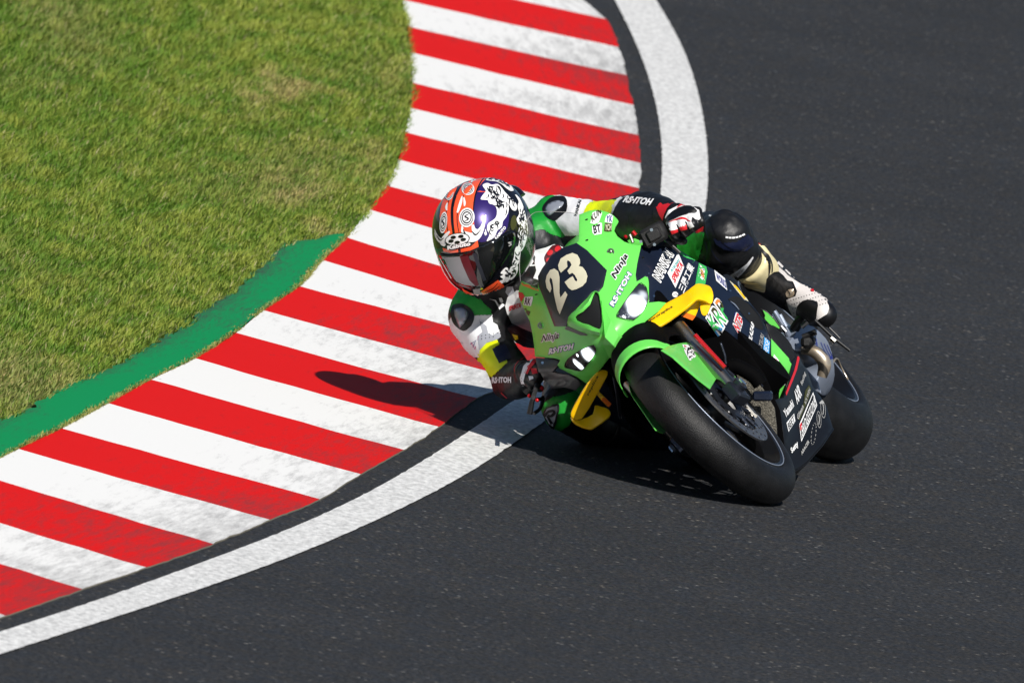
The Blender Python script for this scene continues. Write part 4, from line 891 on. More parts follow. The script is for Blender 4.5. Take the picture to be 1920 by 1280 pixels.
# ---- mechanicals behind the wheel
MB().box((-.36, -.03, .40), (.05, .20, .26), ((1, 0, -.25), (0, 1, 0), (.25, 0, 1)), bev=.1).build('radiator_frame', 'black', bike)
rad_s = lambda a, b: P(a, b, -.262 - .0)
panel('radiator_core', [(1380, 698), (1400, 702), (1426, 722), (1436, 738), (1452, 765), (1456, 800), (1457, 838), (1449, 842), (1432, 815), (1410, 770), (1388, 735)], rad_s, 'mesh', bike, 10, .01)
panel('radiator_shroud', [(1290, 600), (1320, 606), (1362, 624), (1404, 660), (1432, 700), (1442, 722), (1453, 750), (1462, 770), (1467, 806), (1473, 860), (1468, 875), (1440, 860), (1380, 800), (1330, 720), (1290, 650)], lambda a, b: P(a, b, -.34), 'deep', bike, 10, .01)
rs2 = surfpx([(1310, 610, -.24), (1360, 630, -.30), (1420, 680, -.36), (1440, 760, -.22), (1330, 660, -.22), (1400, 700, -.24)])
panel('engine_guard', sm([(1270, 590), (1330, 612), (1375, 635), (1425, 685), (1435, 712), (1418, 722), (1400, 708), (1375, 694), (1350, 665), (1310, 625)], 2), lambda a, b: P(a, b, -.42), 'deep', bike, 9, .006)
T4 = lambda p: Z(1300, 640, 4.925, p)
MB().tube([P(*q, -.20) for q in T4([(250, 10), (290, 130), (300, 200), (370, 320), (395, 390)])], .0035, 8, spl=5).build('brake_hose', 'darkmetal', bike, sharp=0)
MB().tube([P(*q, -.22) for q in T4([(390, 190), (430, 200), (500, 260), (590, 350), (640, 420)])], .003, 8, spl=5).build('brake_hose', 'darkmetal', bike, sharp=0)
m = MB()
m.tube([P(*q, -.19) for q in T4([(340, 230), (400, 230), (480, 270), (570, 330), (620, 400)])], .020, 14, spl=4).build('coolant_hose', 'deep', bike)
MB().box(P(1430, 742, -.2), (.026, .052, .03), (np.array([0, .7, .7]), np.array([0, .7, -.7]), np.array([1, 0, 0])), bev=.2).build('sensor_block', 'navy', bike)
MB().tube([P(*q, -.10) for q in T4([(490, 590), (560, 670), (590, 690)])], .006, 10).build('caliper_bracket', 'steel', bike)
# right hand rods seen in the shade
MB().tube([P(1151, 703, -.12), P(1157, 735, -.14), P(1163, 783, -.2)], .005, 8).build('steering_damper', 'darkmetal', bike)
MB().tube([AXF - wy * .135 + np.array([0, 0, .01]), AXF - wy * .112], .009, 6).build('axle_nut', 'chrome', bike)
# frame, engine, tank, seat, tail: mostly hidden but solid
MB().box((-.58, -.01, .34), (.40, .30, .30), bev=.25).box((-.52, -.01, .52), (.26, .26, .14), bev=.3).tube([(-.45, .16, .33), (-.45, -.18, .33)], .10, 24).box((-.62, -.02, .20), (.40, .16, .16), bev=.35).build('engine', 'deep', bike)  # lowest box added to block sun leaking into the bike's shadow
MB().tube([(-.28, -.10, .66), (-.5, -.15, .58), (-.9, -.13, .40)], .03, 12, spl=4).tube([(-.28, .06, .66), (-.5, .13, .58), (-.9, .12, .40)], .03, 12, spl=4).tube([(-.24, -.02, .62), (-.30, -.02, .76)], .035, 16).build('frame', 'black', bike)
m = MB(); m.tube([(-.34, -.02, .74), (-.48, -.02, .80), (-.66, -.02, .79), (-.82, -.02, .72)], [.07, .13, .135, .10], 24, spl=6, flat=((0, 0, 1), .75)).build('fuel_tank', 'green', bike)
MB().tube([(-.84, -.02, .74), (-1.0, -.02, .755), (-1.22, -.02, .80)], [.11, .13, .10], 20, spl=4, flat=((0, 0, 1), .3)).build('seat', 'matt', bike)
MB().tube([(-.95, -.02, .72), (-1.25, -.02, .77), (-1.55, -.02, .86)], [.13, .135, .055], 20, spl=4, flat=((0, 0, 1), .72)).build('tail_unit', 'green', bike)  # fattened to thicken the cast shadow
# swing arm, silver, curved below the foot
sa = surfpx([(1480, 640, -.85), (1497, 612, -.9), (1525, 615, -.95), (1548, 632, -1.0), (1562, 669, -1.05), (1565, 702, -1.08), (1556, 728, -1.1), (1545, 740, -1.08), (1534, 733, -1.0), (1537, 680, -.98), (1506, 650, -.9)])
W2 = lambda p: Z(1370, 420, 4.924, p)
swo = [(1497, 612), (1510, 608), (1525, 612), (1548, 634), (1556, 650), (1562, 672), (1565, 702), (1560, 724), (1552, 738), (1543, 741), (1535, 735), (1530, 722), (1535, 706), (1538, 694), (1537, 680), (1530, 669), (1522, 661), (1508, 656), (1494, 658), (1484, 650), (1480, 641), (1490, 628)]
swg = bpy.data.objects.new('swing_arm', None); S.collection.objects.link(swg); swg.parent = bike
sw = panel('swing_arm_beam', sm(swo, 2), sa, 'alu', swg, 6, .05); sw.modifiers['b'].width = .004; bv_w = bvh(sw)
a, b, c = W2([(790, 1150), (835, 1150), (770, 1050)]); text('sticker_lettering', 'GALE', (1536, 664), (1530, 634), (1526, 662), bv_w, M['indigo'], sw, bold=.02)
for k in range(3): sticker('swing_arm_groove', [stroke(W2([(830 + k * 30, 1090 + k * 12), (860 + k * 30, 1160 + k * 12), (905 + k * 25, 1225 + k * 15)]), 1.3)], bv_w, M['indigo'], sw)
MB().tube([P(*q, -.90) for q in [(1503, 655), (1522, 657), (1538, 668), (1546, 684), (1541, 706)]], [.012, .016, .018, .018, .014], 16, spl=5).build('chain_guard_tube', 'bronze', swg)
panel('chain_guard', [(1512, 691), (1520, 700), (1534, 716), (1540, 738), (1528, 732), (1518, 720)], lambda a, b: P(a, b, -.93), 'alu', swg, 6, .004)
m = MB(); m.tube([(-.95, .06, .34), AXR + np.array([0, .10, 0])], [.045, .03], 16).tube([(-.95, -.10, .34), AXR + np.array([0, -.12, 0])], [.045, .03], 16).tube([(-.95, .10, .34), (-.95, -.12, .34)], .035, 16).build('swing_arm_body', 'darkmetal', swg)
MB().tube([AXR + np.array([0, .15, 0]), AXR - np.array([0, .15, 0])], .014, 16).build('rear_axle', 'steel', bike)
m = MB(); m.rev(AXR + np.array([0, .085, 0]), (0, 1, 0), [(-.003, .05), (-.003, .10), (.003, .10), (.003, .05)], 48).build('rear_sprocket', 'steel', rwheel)
# chain as two runs of links
m = MB()
for k in range(40):
    t = k / 39; q = np.array([-.80, .095, .40]) * (1 - t) + (AXR + np.array([0.02, .067, .10])) * t; m.box(q, (.012, .012, .007), bev=.2)
    q = np.array([-.80, .095, .31]) * (1 - t) + (AXR + np.array([0.02, .067, -.10])) * t; m.box(q, (.012, .012, .007), bev=.2)
m.build('chain', 'darkmetal', bike)
MB().tube([(-.5, -.10, .18), (-.75, -.13, .15), (-1.0, -.20, .24), (-1.25, -.22, .36)], [.03, .05, .055, .06], 18, spl=4).build('exhaust', 'bronze', bike)
# left engine covers seen through the gap
cv = panel('engine_cover', sm([(1436, 606), (1452, 612), (1470, 628), (1484, 646), (1490, 668), (1486, 680), (1474, 672), (1462, 658), (1447, 636)], 2), surfpx([(1436, 606, -.60), (1452, 612, -.62), (1484, 646, -.70), (1488, 678, -.66), (1447, 636, -.60), (1468, 650, -.62)]), 'matt', bike, 5, .02)
sticker('green_trim', [Z(1310, 560, 8, [(965, 170), (1030, 210), (1130, 310), (1215, 430), (1210, 450), (1120, 400), (1080, 395), (1000, 310), (990, 280), (1000, 250)])], bvh(panel('heel_plate', [(1425, 578), (1436, 582), (1452, 596), (1466, 614), (1468, 624), (1450, 616), (1434, 600)], lambda a, b: P(a, b, -.66), 'black', bike, 5, .006)), M['green'], cv)
m = MB(); m.tube([P(1452, 583, -.80), P(1466, 606, -.80), P(1478, 628, -.82)], [.006, .008, .009], 10).tube([P(1462, 590, -.80), P(1474, 612, -.80)], .006, 8).build('rear_set_plate', 'alu', bike)
m = MB(); m.tube([P(1464, 611, -.78), P(1474, 622, -.78)], .006, 8); m.build('rear_set_bolt', 'chrome', bike)
MB().tube([P(1490, 616, -.90), P(1500, 600, -.88), P(1520, 588, -.86)], .014, 12).build('foot_peg', 'black', bike)
MB().tube([P(1502, 612, -.84), P(1514, 602, -.84)], .008, 8).build('peg_bolt', 'chrome', bike)
m = MB(); m.box(P(1515, 640, -.86), (.035, .035, .06), (BM.T @ CR, BM.T @ CU, np.array([1, 0, 0])), bev=.3).tube([P(1505, 632, -.84), P(1530, 622, -.84)], .008, 8).build('shift_linkage', 'matt', bike)
lv = bpy.data.objects.new('rear_lever', None); S.collection.objects.link(lv); lv.parent = bike
MB().tube([P(1528, 600, -.80), P(1560, 630, -.80), P(1594, 657, -.80)], [.004, .0055, .005], 10).tube([P(1548, 607, -.84), P(1575, 634, -.84)], .003, 8).build('lever_rod', 'black', lv)
MB().tube([P(1558, 633, -.78), P(1566, 640, -.78)], .008, 8).build('lever_pivot', 'steel', lv)
MB().tube([P(1556, 690, -1.2), P(1568, 672, -1.25), P(1578, 690, -1.3), P(1590, 712, -1.3)], .003, 6, spl=4).build('brake_line', 'bronze', bike, sharp=0)
# handlebars, controls
for s_ in (-1, 1):
    h_ = bpy.data.objects.new('handlebar', None); S.collection.objects.link(h_); h_.parent = bike
    c0 = np.array([-.26, -.02 + s_ * .10, .725]); c1 = np.array([-.31, -.02 + s_ * .31, .695])
    MB().tube([c0, c1], .0115, 12).build('bar', 'darkmetal', h_); t = (c1 - c0) / np.linalg.norm(c1 - c0)
    MB().tube([c1 - t * .125, c1], .0165, 14).build('grip', 'matt', h_); MB().tube([c1, c1 + t * .018], .018, 14).build('bar_end', 'black', h_)
L6 = lambda p: Z(1140, 340, 9.145, p)
sc_ = P(1229, 442, -.20); r_ = BM.T @ CR; u_ = BM.T @ CU; a1 = .88 * r_ + .47 * u_; a2 = -.47 * r_ + .88 * u_
sw_ = MB().box(P(1226, 440, -.20), (.070, .052, .04), (a1, a2, np.array([1, 0, 0])), bev=.2).box(P(1226, 440, -.178), (.036, .030, .012), (a1, a2, np.array([1, 0, 0])), bev=.3).box(P(1216, 455, -.2), (.03, .02, .03), (a1, a2, np.array([1, 0, 0])), bev=.3).build('switch_housing', 'matt', bike)
MB().tube([P(1221.5, 431, -.185), P(1221.5, 431, -.172)], .0044, 10).tube([P(1227, 458.5, -.185), P(1227, 458.5, -.172)], .0042, 10).tube([P(1201.5, 453, -.19), P(1201.5, 453, -.175)], .004, 10).build('housing_screws', 'chrome', bike)
MB().box(P(1173, 444, -.22), (.011, .009, .01), bev=.3).tube([P(1186, 434, -.22), P(1192, 441, -.22)], .0058, 10).build('red_banjo_bolts', 'redmetal', bike)
MB().tube([P(1181, 440, -.215), P(1187, 455, -.21)], .0045, 8).build('brake_reservoir_stalk', 'steel', bike)
panel('inner_cowl', [(1176, 451), (1190, 447), (1206, 454), (1208, 464), (1192, 462), (1180, 458)], lambda a, b: P(a, b, -.32), 'green', bike, 7, .004)
MB().box((-.22, -.02, .80), (.03, .16, .09), ((1, 0, .4), (0, 1, 0), (-.4, 0, 1)), bev=.3).build('dash_display', 'dark', bike)
MB().tube([P(1245, 448, -.24), P(1262, 462, -.20), P(1275, 474, -.20)], .004, 8).build('clutch_lever', 'black', bike)
lg_ = bpy.data.objects.new('lever_guard', None); S.collection.objects.link(lg_); lg_.parent = bike
MB().tube([PYv(*q, -.30) for q in [(1012, 690), (1009, 712), (1000, 745)]], [.0055, .006, .006], 10).build('guard_rod', 'carbon', lg_)
MB().tube([P(1000, 744, -.16), P(997, 756, -.16), P(993, 776, -.16)], [.006, .007, .008], 10).tube([P(1000, 748, -.18), P(1014, 748, -.2), P(1018, 745, -.22), P(1013, 765, -.2), P(1001, 775, -.18)], .005, 8, spl=3).build('guard_end', 'black', lg_)
MB().ball(P(992.5, 742, -.15), .0055, 8).ball(P(1007, 750, -.15), .0055, 8).build('guard_bolts', 'redmetal', lg_)

# ================================================================== RIDER
t_ = -(BM.T @ vd)
def V3(a, b, c):
    q = a * r_ + b * u_ + c * t_; return q / np.linalg.norm(q)
mb = MB()
pel = np.array([-1.0, -.13, .70])
mb.ball(pel, (.15, .18, .14)).ball((-1.06, -.16, .77), (.14, .16, .12)).ball((-.84, -.18, .875), (.15, .13, .12)).ball((-1.0, -.17, .83), (.14, .15, .12)).tube([pel, (-.86, -.14, .80), (-.74, -.155, .885), (-.64, -.17, .945)], [.15, .165, .178, .165], 28, spl=6, flat=((-.62, 0, .78), .72))  # seat and back balls bulked up to fill out the rider's cast shadow
shL, shR = P(1042, 412, -.62), P(892, 597, -.56)
mb.tube([shR, (shL + shR) / 2 + np.array([-.03, 0, .01]), shL], [.078, .10, .066], 20, spl=6)
mb.ball((shL + shR) / 2 * .7 + np.array([-.70, -.16, .90]) * .3, (.13, .17, .12)).ball(shL, .068).ball(shR, .073)
mb.tube([(shL + shR) / 2, P(915, 480, -.45)], [.075, .065], 16).ball(P(905, 452, -.38), (.085, .075, .105)).tube([P(892, 478, -.33), P(884, 486, -.285)], [.022, .012], 10)   # neck, head, nose
# chest and belly seen through the screen and beside it
mb.tube([P(985, 490, -.56), P(1010, 560, -.66), P(1010, 600, -.78)], [.10, .095, .09], 18, spl=5)
for q, rr in (((1050, 442, -.62), .070), ((1003, 452, -.57), .070), ((1062, 478, -.68), .075), ((1022, 505, -.62), .085), ((1095, 440, -.60), .05)): mb.ball(P(*q), rr)
# arms
LA = [(1042, 412, -.62, .068), (1090, 416, -.57, .060), (1140, 415, -.52, .055), (1180, 412, -.46, .066), (1205, 408, -.42, .071), (1232, 408, -.36, .062), (1252, 408, -.31, .046), (1268, 410, -.27, .036)]
RA = [(892, 600, -.56, .068), (906, 628, -.54, .063), (930, 655, -.50, .056), (951, 686, -.46, .053), (962, 708, -.42, .055), (972, 714, -.37, .051), (984, 704, -.32, .042), (996, 698, -.28, .034)]
for A_ in (LA, RA): mb.tube([P(*a[:3]) for a in A_], [a[3] for a in A_], 20, spl=6)
mb.ball(P(1198, 404, -.45), .066).ball(P(957, 716, -.44), .051)
# legs
LL = [(-.98, -.04, .68, .105), (-.86, .08, .68, .102), (-.76, .19, .655, .092)]
knL = P(1358, 452, -.66)
mb.tube([np.array(a[:3]) for a in LL] + [knL], [a[3] for a in LL] + [.080], 22, spl=6).ball(knL, .079).ball(P(1362, 440, -.63), .066)
mb.tube([knL, P(1378, 470, -.70), P(1400, 494, -.79), P(1436, 524, -.90), P(1476, 552, -.97)], [.078, .066, .050, .036, .032], 20, spl=6).tube([P(1478, 550, -.97), P(1515, 575, -.92), P(1540, 588, -.86)], [.040, .038, .03], 14, spl=4)
knR = P(1060, 764, -.52)
mb.tube([pel + np.array([.02, -.08, -.02]), (-.80, -.27, .655), knR], [.105, .092, .066], 22, spl=6).ball(knR, .064)
mb.tube([knR, (-.78, -.32, .46), (-1.0, -.235, .33)], [.064, .058, .042], 20, spl=6).tube([(-1.0, -.235, .33), (-.92, -.23, .27), (-.85, -.225, .25)], [.042, .038, .03], 14, spl=3)
person = remesh(mb, 'person', ['l_black', 'l_green', 'l_white', 'l_yellow', 'l_navy'], None, .0065, 10, .5); person.matrix_world = BMAT
tag(person, 'racer in green, white and black leathers hanging off the right side of the leaning motorcycle', 'person')
# creases in the leather: real displacement of the surface, strongest near the joints
me = person.data; joints = [(P(1190, 410, -.46), .12), (P(948, 705, -.44), .11), (knL, .13), (shL, .13), (shR, .13), (knR, .12)]
nv = [v.normal.copy() for v in me.vertices]
for v, n_ in zip(me.vertices, nv):
    q = np.array(v.co); wgt = .35
    for j, r in joints: wgt = max(wgt, 1 - np.linalg.norm(q - j) / (r * 1.6))
    d = noise.noise(v.co * 17) * .0050 + (abs(noise.noise(Vector((v.co.x * 34, v.co.y * 20, v.co.z * 34)))) - .2) * .0085 * wgt
    v.co += n_ * d
me.update()
bv_p = bvh(person)
Lg = B5([(140, 215), (250, 135), (370, 78), (490, 35), (560, 30), (490, 60), (430, 120), (385, 160), (375, 200), (385, 260), (400, 290), (440, 325), (515, 345), (560, 400), (600, 470), (645, 525), (600, 545), (520, 520), (460, 505), (390, 455), (340, 450), (270, 470), (200, 508), (130, 400)])
Lw = B5([(495, 40), (560, 25), (640, 25), (760, 50), (870, 60), (975, 90), (935, 125), (900, 165), (870, 225), (858, 300), (850, 520), (640, 522), (600, 470), (522, 345), (600, 285), (655, 235), (668, 170), (650, 90), (600, 58)])
Ly = B5([(975, 92), (1260, 100), (1215, 180), (1185, 300), (1180, 420), (855, 420), (858, 250), (890, 175)])
Lc = L6([(30, 640), (40, 530), (60, 430), (150, 310), (290, 225), (310, 250), (200, 335), (130, 440), (80, 560), (70, 640)])
Rg = H_([(90, -90), (60, 100), (55, 210), (85, 240), (100, 190), (150, 160), (220, 165), (290, 225), (312, 275), (400, 266), (490, 266), (480, 220), (380, 120), (240, 60), (260, -40)])
Rw = H_([(60, 340), (88, 290), (120, 360), (175, 415), (235, 425), (290, 375), (318, 275), (490, 268), (500, 340), (545, 370), (580, 490), (540, 520), (440, 550), (372, 620), (368, 690), (290, 690), (200, 620), (130, 540), (80, 440)])
Ry = H_([(355, 650), (372, 620), (440, 550), (540, 518), (558, 562), (500, 600), (565, 752), (640, 718), (650, 742), (600, 790), (490, 888), (400, 900), (350, 750)])
Cw = B5([(235, 710), (400, 665), (500, 628), (560, 640), (640, 680), (640, 1000), (330, 1060), (255, 1035), (290, 940), (270, 850), (280, 780)])
C2 = H_([(650, 90), (740, 20), (780, 20), (830, 170), (890, 300), (900, 440), (800, 400), (720, 360), (690, 350), (640, 250), (622, 180)])
Tg = A1([(975, -60), (960, 30), (940, 150), (870, 385), (700, 380), (560, 250), (560, 150), (760, 0), (860, -60), (900, -90)])
Kn = A1([(1100, 60), (1250, 130), (1450, 110), (1620, 0), (1690, 60), (1700, 160), (1600, 240), (1420, 250), (1260, 220), (1150, 150)])
Kg = K_([(900, 930), (950, 825), (1010, 790), (1100, 770), (1215, 725), (1235, 760), (1170, 900), (1165, 960), (1140, 1010), (1060, 1060), (1000, 1070), (940, 1010)])
zones = [(Lg, 1), (Lw, 2), (Ly, 3), (Rg, 1), (Rw, 2), (Ry, 3), (Tg, 1), (Kn, 4), (Kg, 1)]
mis = []
PXc = lambda q: (lambda z, w_: (960 + F_PX * (w_ @ CR) / z, 640 - F_PX * (w_ @ CU) / z))((BM @ q + BO - CP) @ vd, BM @ q + BO - CP)
ctr = np.array([tuple(p.center) for p in me.polygons]); wq = ctr @ BM.T + BO - CP; zz = wq @ vd; cx_ = 960 + F_PX * (wq @ CR) / zz; cy_ = 640 - F_PX * (wq @ CU) / zz
mia = np.zeros(len(ctr), int)
for pl, k in zones:
    pa = np.array(pl); sel = np.where((cx_ > pa[:, 0].min()) & (cx_ < pa[:, 0].max()) & (cy_ > pa[:, 1].min()) & (cy_ < pa[:, 1].max()))[0]
    for i in sel:
        if inpoly((cx_[i], cy_[i]), pl): mia[i] = k
me.polygons.foreach_set('material_index', mia.tolist())
def sp(name, polys, m, off=.0012, **k):
    kk = dict(step=4, maxedge=.045); kk.update(k); return sticker(name, polys, bv_p, M[m], person, off, **kk)
for nm, pl, m in (('suit_panel', Lg, 'l_green'), ('suit_panel', Lw, 'l_white'), ('suit_panel', Ly, 'l_yellow'), ('suit_panel', Lc, 'l_white'), ('suit_panel', Rg, 'l_green'), ('suit_panel', Rw, 'l_white'), ('suit_panel', Ry, 'l_yellow'),
                  ('suit_panel', Cw, 'l_white'), ('suit_panel', C2, 'l_white'), ('suit_panel', Tg, 'l_green'), ('suit_panel', Kn, 'l_navy'), ('suit_panel', Kg, 'l_green')): sp(nm, [pl], m)
sp('stretch_panel', [H_([(360, 290), (372, 330), (440, 385), (455, 450), (500, 478), (560, 440), (580, 490), (540, 520), (440, 550), (372, 622), (352, 480), (400, 440), (380, 380)])], 'l_grey', .002)
sp('suit_panel', [H_([(500, 610), (620, 560), (650, 600), (690, 700), (570, 755), (530, 680)])], 'l_navy', .002)
sp('suit_panel', [H_([(700, 458), (755, 470), (762, 505), (730, 515)])], 'l_yellow', .002); sp('suit_panel', [H_([(640, -20), (700, -20), (720, 40), (660, 80), (630, 40)])], 'l_grey', .002)
sp('logo', [H_([(465, 110), (520, 130), (565, 215), (620, 170), (600, 150), (560, 170), (530, 120)])], 'l_white', .002); sp('logo', [H_([(560, 100), (590, 95), (605, 130), (590, 150), (570, 135)])], 'l_white', .002)
for k in range(9):
    q = H_([(395 + (k % 5) * 38, 480 + (k // 5) * 30 - (k % 5) * 6)])[0]; sp('vent_dot', [circ(q[0], q[1], .9, 8)], 'ink', .003, step=2)
a, b, c = H_([(660, 225), (780, 190), (665, 175)]); text('chest_lettering', 'SPRINTA', a, b, c, bv_p, M['red'], person, .0026, bold=.05)
a, b, c = H_([(270, 580), (350, 600), (300, 520)]); sp('logo', [stroke(H_([(262, 575), (365, 480), (330, 610), (290, 540)]), 1.6, 0)], 'pink', .003)
sp('logo', [stroke(H_([(285, 560), (340, 520), (310, 590)]), 1.4, 0)], 'indigo', .003)
for nm, o_, i_ in (('shoulder', B5([(480, 70), (560, 55), (620, 60), (655, 95), (667, 160), (655, 235), (600, 282), (530, 340), (460, 322), (400, 285), (372, 220), (380, 165), (420, 115)]), B5([(440, 130), (520, 100), (600, 98), (632, 118), (605, 170), (525, 230), (452, 286), (412, 272), (388, 222), (400, 168)])),
                   ('shoulder', H_([(88, 225), (110, 172), (180, 155), (250, 180), (300, 230), (316, 290), (290, 370), (230, 425), (175, 410), (115, 355), (92, 290)]), H_([(112, 210), (150, 190), (210, 195), (256, 235), (246, 300), (181, 398), (150, 360), (118, 280)]))):
    a_ = sp('shoulder_armour', [sm(o_, 3)], 'ink', .0025)
    # a domed cup standing proud of the leather
    v2, f2 = tri2d(sm(i_, 3), 4); ia = np.array(sm(i_, 3)); vv = []
    for p in v2:
        o, d = lray(*p); h = bv_p.ray_cast(Vector(o), Vector(d)); q = np.array(h[0]) if h[0] else P(p[0], p[1], -.5)
        e = math.sqrt(((ia - p) ** 2).sum(1).min()) / 16; vv.append(q - d * (.004 + .010 * math.sqrt(max(0, min(1, e * (2 - min(e, 1)))))))
    cup = link('armour_cup', vv, orient(vv, f2), 'armour', a_); cup.modifiers.new('s', 'SOLIDIFY').thickness = .003
a, b, c = H_([(500, 948), (692, 944), (500, 890)]); text('sleeve_lettering', 'RS·ITOH', a, b, c, bv_p, M['l_white'], person, .0026, bold=.05)
text('sleeve_lettering', 'RS·ITOH', (1168, 380), (1219, 386), (1176, 368), bv_p, M['l_white'], person, .0026, bold=.05)
a, b, c = B5([(855, 250), (800, 110), (800, 255)]); text('sleeve_lettering', 'NANKAI', (1083, 405), (1091, 377), (1077, 404), bv_p, M['ink'], person, .0026, bold=.02)
a, b, c = B5([(275, 885), (205, 690), (210, 890)]); text('chest_lettering', 'NAN', a, b, c, bv_p, M['l_white'], person, .0026, bold=.05)
sp('emblem', [sm(B5([(400, 850), (385, 780), (430, 700), (480, 640), (560, 640), (600, 700), (560, 760), (480, 800), (430, 860)]), 3)], 'crimson', .002)
for cx, cy, r in ((450, 725, 38), (430, 815, 27), (495, 765, 20), (540, 685, 38)): sp('emblem_dot', [B5(circ(cx, cy, r, 14, r * .85, -.7))], 'red', .003, step=2.5)
# knee armour
sp('logo', [L6([(1712, 560), (1785, 590), (1765, 615), (1730, 598)])], 'l_white', .002)
sp('seam', [stroke(A1([(960, 60), (1010, 200), (1000, 330), (930, 420)]), 1.1)], 'l_navy', .002); sp('seam', [stroke(Z(1130, 330, 4.267, [(850, 300), (880, 400), (930, 500), (1010, 570), (1110, 590), (1185, 540)]), 1.0)], 'black', .002)
sp('seam', [stroke(Z(1130, 330, 4.267, [(830, 430), (860, 540), (900, 640), (990, 720)]), .9)], 'l_navy', .002)
kc = remesh(MB().ball(P(1361, 424, -.63), (.045, .045, .028), 14, ax=(V3(1, -.45, 0), V3(.35, 1, .25), V3(0, -.3, 1))), 'knee_armour', ['ink'], person, .004, 2); kb = bvh(kc, person)
Z2 = lambda p: Z(1130, 330, 4.267, p)
for k in range(6):
    t0 = k / 6; pp = [(985 + 155 * u - 4, 488 + 16 * math.sin(math.pi * u) - 25 * u) for u in np.linspace(t0 + .015, t0 + .15, 4)]; sticker('knee_band', [stroke(Z2(pp), 3.2, 0)], kb, M['l_white'], person, .002, maxedge=.04)
sd_ = sp('knee_slider', [sm(K_([(945, 925), (970, 870), (1062, 843), (1056, 925), (1025, 1030), (985, 992)]), 2)], 'ink', .006); sp('slider_face', [K_([(956, 928), (978, 878), (1050, 856), (1046, 922), (1020, 1008), (990, 982)])], 'l_grey', .008)
sp('slider_letter', [stroke(K_([(962, 935), (985, 905), (1020, 890), (1030, 905), (1010, 930), (985, 935), (1018, 990)]), 4.2, 3)], 'ink', .0095)
# boots
def boot(path, name_lab):
    m_ = MB().tube([q[0] for q in path], [q[1] for q in path], 22, spl=6)
    return m_
bl_path = [(P(1401, 488, -.765), .055), (P(1411, 497, -.80), .056), (P(1434, 516, -.87), .053), (P(1462, 538, -.94), .046), (P(1484, 554, -.97), .045), (P(1508, 568, -.93), .046), (P(1530, 582, -.88), .043), (P(1546, 590, -.84), .036)]
m_ = boot(bl_path, ''); m_.ball(P(1414, 520, -.84), (.03, .04, .04)).ball(bl_path[-1][0], .035)
bootL = remesh(m_, 'boot', ['ink'], person, .005, 6); bootL['label'] = 'left boot, cream shin plate above a white perforated foot'
for v in bootL.data.vertices: v.co += v.normal * noise.noise(v.co * 40) * .0015
bv_t = bvh(bootL)
def sbt(nm, polys, m, off=.0012, par=None, **k): return sticker(nm, polys, bv_t, M[m], par or bootL, off, maxedge=.05, **k)
sbt('toe_cap', [W2([(865, 660), (930, 680), (985, 760), (970, 860), (890, 940), (800, 970), (700, 950), (760, 920), (800, 885), (890, 830), (908, 780), (888, 710)])], 'black')
sbt('shaft_panel', [W2([(405, 350), (440, 345), (530, 440), (610, 500), (700, 555), (780, 600), (865, 650), (895, 710), (908, 780), (890, 830), (800, 887), (770, 900), (640, 925), (585, 870), (540, 785), (515, 700), (600, 668), (615, 620), (570, 530), (520, 520), (480, 470), (430, 430)])], 'bwhite')
sbt('ankle_patch', [sm(W2([(608, 800), (638, 735), (710, 700), (804, 725), (802, 800), (788, 890), (740, 935), (680, 925), (620, 875)]), 2)], 'ink', .002)
pl = sbt('shin_plate', [sm(W2([(195, 150), (250, 160), (320, 230), (360, 285), (410, 345), (435, 410), (425, 437), (385, 442), (322, 500), (318, 600), (290, 618), (150, 572), (80, 535), (66, 500), (120, 430), (160, 350), (190, 290), (188, 220)]), 2)], 'bcream', .004)
for k in range(4): sbt('plate_ridge', [stroke(W2([(95 + k * 22, 505 + k * 22), (170 + k * 12, 520 + k * 20), (225 + k * 8, 525 + k * 19), (300, 545 + k * 16)]), [.8, 1.6, 1.6, .8])], 'bcream2', .006)
sbt('plate_line', [stroke(W2([(225, 165), (250, 190), (240, 220), (300, 260), (335, 330), (345, 400), (340, 470)]), [1, 3, 2, 3.5, 3, 3, 1])], 'ink', .006); sbt('plate_line', [stroke(W2([(262, 205), (330, 290), (365, 370), (368, 440)]), 1.6)], 'ink', .006)
sbt('red_tab', [W2([(222, 152), (285, 190), (280, 205), (230, 170)])], 'l_red', .006); sbt('red_tab', [W2([(735, 610), (765, 605), (768, 630), (742, 628)])], 'l_red', .003)
sbt('boot_seam', [stroke(W2([(415, 365), (500, 440), (530, 470), (600, 520), (640, 545), (750, 590), (770, 620)]), 1.3)], 'ink', .003)
for k in range(56):
    q = W2([(560 + (k % 14) * 24 + (k // 14) * 9, 705 - (k % 14) * 7 + (k // 14) * 38)])[0]
    sbt('perforation', [circ(q[0], q[1], .95, 6)], 'ink', .0016, step=2)
for k in range(4): sbt('ankle_bellows', [stroke(W2([(350 + k * 55, 470 + k * 45), (400 + k * 50, 520 + k * 45), (360 + k * 50, 590 + k * 35)]), 1.8)], 'matt', .004)
sbt('toe_vent', [W2(circ(548, 640, 45, 14, 42))], 'bronze', .002)
sp('suit_cuff', [A1([(1290, 625), (1440, 540), (1590, 430), (1680, 320), (1690, 340), (1640, 430), (1540, 560), (1470, 630), (1390, 670), (1330, 660)])], 'l_white', .003)
a, b, c = A1([(1420, 620), (1560, 510), (1405, 585)]); text('cuff_lettering', 'KUSHITANI', a, b, c, bvh(person, bootL), M['ink'], person, .005, bold=.0)
m_ = MB().tube([knR * .35 + np.array([-.78, -.32, .46]) * .65, (-.86, -.29, .41), (-1.0, -.235, .33), (-.95, -.232, .28), (-.86, -.225, .245), (-.82, -.222, .24)], [.064, .062, .054, .05, .043, .034], 20, spl=5)
bootR = remesh(m_, 'boot', ['ink'], person, .006, 6); bootR['label'] = 'right boot, in deep shade under the bike'
